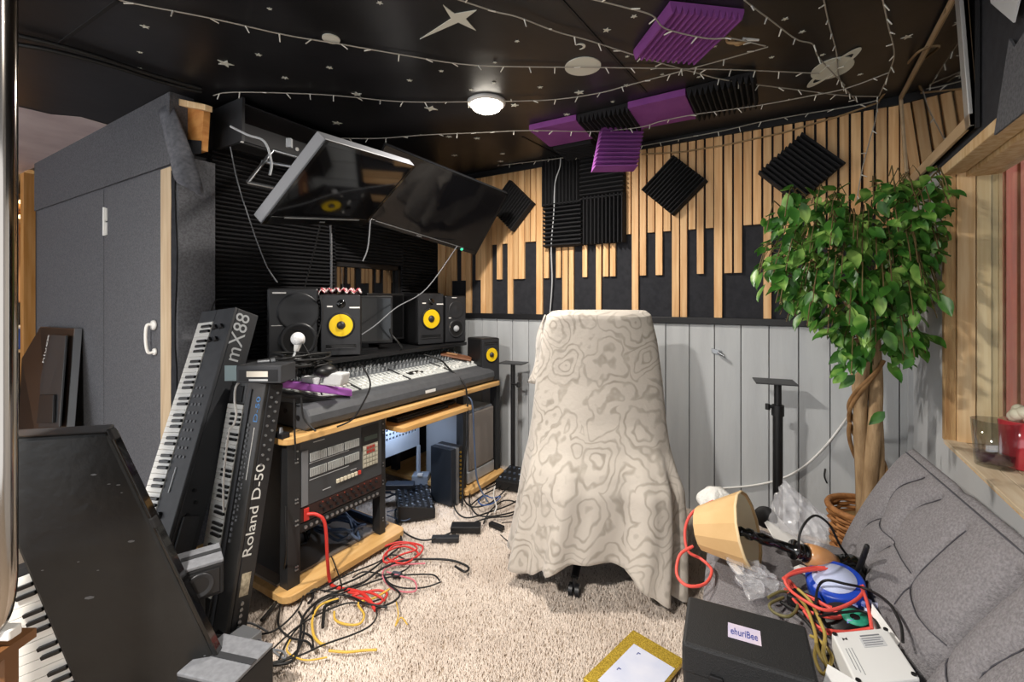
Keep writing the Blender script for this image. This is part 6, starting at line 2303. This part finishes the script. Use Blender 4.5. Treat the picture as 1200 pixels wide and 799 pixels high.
def glitter():
    m = bpy.data.materials.new('gold_glitter')
    m.use_nodes = True
    N, L = m.node_tree.nodes, m.node_tree.links
    b = N['Principled BSDF']
    v = N.new('ShaderNodeTexVoronoi')
    v.inputs['Scale'].default_value = 420
    tcn = N.new('ShaderNodeTexCoord')
    L.new(tcn.outputs['Object'], v.inputs['Vector'])
    cr = N.new('ShaderNodeValToRGB')
    cr.color_ramp.elements[0].color = rgb('#a5831d')
    cr.color_ramp.elements[1].color = rgb('#efd257')
    sep = N.new('ShaderNodeSeparateColor')
    L.new(v.outputs['Color'], sep.inputs[0])
    L.new(sep.outputs[0], cr.inputs[0])
    L.new(cr.outputs[0], b.inputs['Base Color'])
    b.inputs['Metallic'].default_value = .6
    b.inputs['Roughness'].default_value = .35
    nm = N.new('ShaderNodeBump')
    nm.inputs['Strength'].default_value = .8
    nm.inputs['Distance'].default_value = .003
    L.new(sep.outputs[1], nm.inputs['Height'])
    L.new(nm.outputs[0], b.inputs['Normal'])
    return m


gf = thing('glitter_frame', 'gold glitter picture frame lying on the carpet by the sofa', 'frame', V((q[0].x, q[0].y, .02)))
o = V((q[0].x, q[0].y, .022))
MB().obox(o, cx_, cy_, UP * .016).build('frame', glitter(), gf, bevel=.002)
MB().obox(o + cx_ * .20 + cy_ * .20 + UP * .0165, cx_ * .78, cy_ * .72, UP * .001).build('paper', mat('bluish_paper', '#d3d6e4', .6, hex2='#c3c9de', scale=9), gf)
pk = MB()
for u, v in ((.36, .28), (.30, .62)):
    p = o + cx_ * u + cy_ * v + UP * .018
    pk.obox(p, cx_ * .05, cy_ * .012, UP * .0005).obox(p, cx_ * .012, cy_ * .04, UP * .0005)
pk.build('pen_marks', mat('blue_ink', '#3d4a94', .5), gf, kind='stuff')

# ------------------------------------------------------------------ candles on the sill
def jar(c, r0, r1, h, m_wall, name, label, wax, wz, topper=False):
    c = V(c)
    t = thing(name, label, 'candle', c)
    MB().lathe([(0, 0), (r0 * .96, 0), (r0, .004), (r1, h), (r1 - .004, h), (r0 - .004, .014), (0, .012)], c, seg=36).build('glass', m_wall, t)
    MB().lathe([(0, .0135), (r0 - .0055, .0155), (r0 - .005 + (r1 - r0) * wz / h, wz), (0, wz - .002)], c, seg=32).build('wax', wax, t)
    return t


cA = AZ(1166, 546, VZ0 + .001)
jar((cA.x, cA.y, VZ0 + .001), .050, .060, .155, M_jar, 'candle_jar', 'clear glass candle jar with a low purple wax on the window sill', mat('purple_wax', '#5a2c44', .35, sss=.1), .042)
cB = (.655, 2.205, VZ0 + .001)
jr = thing('red_candle', 'red jar candle topped with a cream ornament on the window sill', 'candle', cB)
MB().lathe([(0, 0), (.052, 0), (.056, .005), (.060, .155), (.056, .157), (0, .15)], cB, seg=32).build('jar', mat('red_glass', '#b5303a', .12, hex2='#c2434a', scale=3, coat=.6), jr)
tp_ = MB()
for i in range(7):
    a = i * .9
    tp_.sphere(V(cB) + V((math.cos(a) * .020, math.sin(a) * .020, .168 + .010 * (i % 3))), .020, 10, 7)
tp_.build('cream_ornament', mat('cream_wax', '#dcd6bd', .5), jr)

# ------------------------------------------------------------------ picture leaning under the ceiling on the right wall
pf = thing('framed_picture', 'large glazed picture with a pale wood frame high on the right wall', 'picture', (XR - .03, 2.5, 1.93))
y0, y1, z0, z1 = 2.045, 3.045, 1.915, 2.395
lean = .02
def pp_(y, z, off=0.0):
    k = (z - z0) / (z1 - z0)
    return V((XR - .012 - .028 * k - off, y, z))


MW = mat('pale_frame_wood', '#b59a78', .5, hex2='#c4aa88', scale=4, stretch=(6, 1, 6))
MB().prism([pp_(y0, z0), pp_(y1, z0), pp_(y1, z1), pp_(y0, z1)], (-.012, 0, 0)).build('print', mat('brown_print', '#33271a', .6, hex2='#55432c', scale=4), pf)
MB().prism([pp_(y0 + .02, z0 + .02, .013), pp_(y1 - .02, z0 + .02, .013), pp_(y1 - .02, z1 - .02, .013), pp_(y0 + .02, z1 - .02, .013)], (-.002, 0, 0)).build('glazing', mat('dark_glazing', '#1d160e', .04, coat=1.0, spec=1.0), pf)
for a, b, n in (((y0, z0), (y1, z0 + .042), 'bottom'), ((y0, z1 - .022), (y1, z1), 'top'), ((y1 - .02, z0), (y1, z1), 'far')):
    MB().prism([pp_(a[0], a[1], .0), pp_(b[0], a[1], .0), pp_(b[0], b[1], .0), pp_(a[0], b[1], .0)], (-.022, 0, 0)).build('frame_bar', MW, pf, bevel=.002)
MB().prism([pp_(y0, z0), pp_(y0 + .045, z0), pp_(y0 + .045, z1), pp_(y0, z1)], (-.022, 0, 0)).build('frame_bar', mat('silver_frame', '#a9a8a6', .4, metal=.3), pf, bevel=.002)
MB().box(XR - .022, XR - .012, y0 - .010, y0 - .001, z0 - .01, z1).build('backing_edge', M_blackmatt, pf)

# ------------------------------------------------------------------ dark instrument leaning on the closet
li = thing('leaning_amplifier', 'dark brown-black moulded instrument lid leaning against the grey closet', 'instrument lid', AZ(50, 500, .3))
P4 = [AY(25, 420, .93), AY(47, 383, 1.00), AY(87, 385, 1.01), AY(70, 520, .90), AY(22, 520, .88)]
low = [AY(66, 640, .84), AY(15, 640, .82)]
P6 = [P4[0], P4[1], P4[2], low[0], low[1]]
MB().prism(P6, (0, .035, 0)).build('shell', mat('brown_black_plastic', '#241c19', .3, hex2='#2c2422', scale=4), li, bevel=.004)
MB().obox(P4[2], (low[0] - P4[2]), (.012, 0, 0), (0, .036, 0)).build('edge_strip', M_steel, li)
MB().prism([AY(60, 392, .975), AY(80, 393, .985), AY(72, 500, .90), AY(48, 500, .90), AY(50, 445, .94)], (0, -.012, 0)).build('moulded_panel', mat('slate_panel', '#2f3134', .4), li, bevel=.003)
MB().prism([AY(50, 462, .915), AY(66, 462, .915), AY(65, 495, .89), AY(46, 495, .89)], (0, -.014, 0)).build('moulded_pocket', M_black, li, bevel=.003)
lettering('hiucx', mat('pale_letter', '#d5d4d0', .5), li, AY(51, 426, .925), (AY(57, 396, .95) - AY(51, 426, .925)), (AY(40, 424, .925) - AY(51, 426, .925)), .035, width=.19)
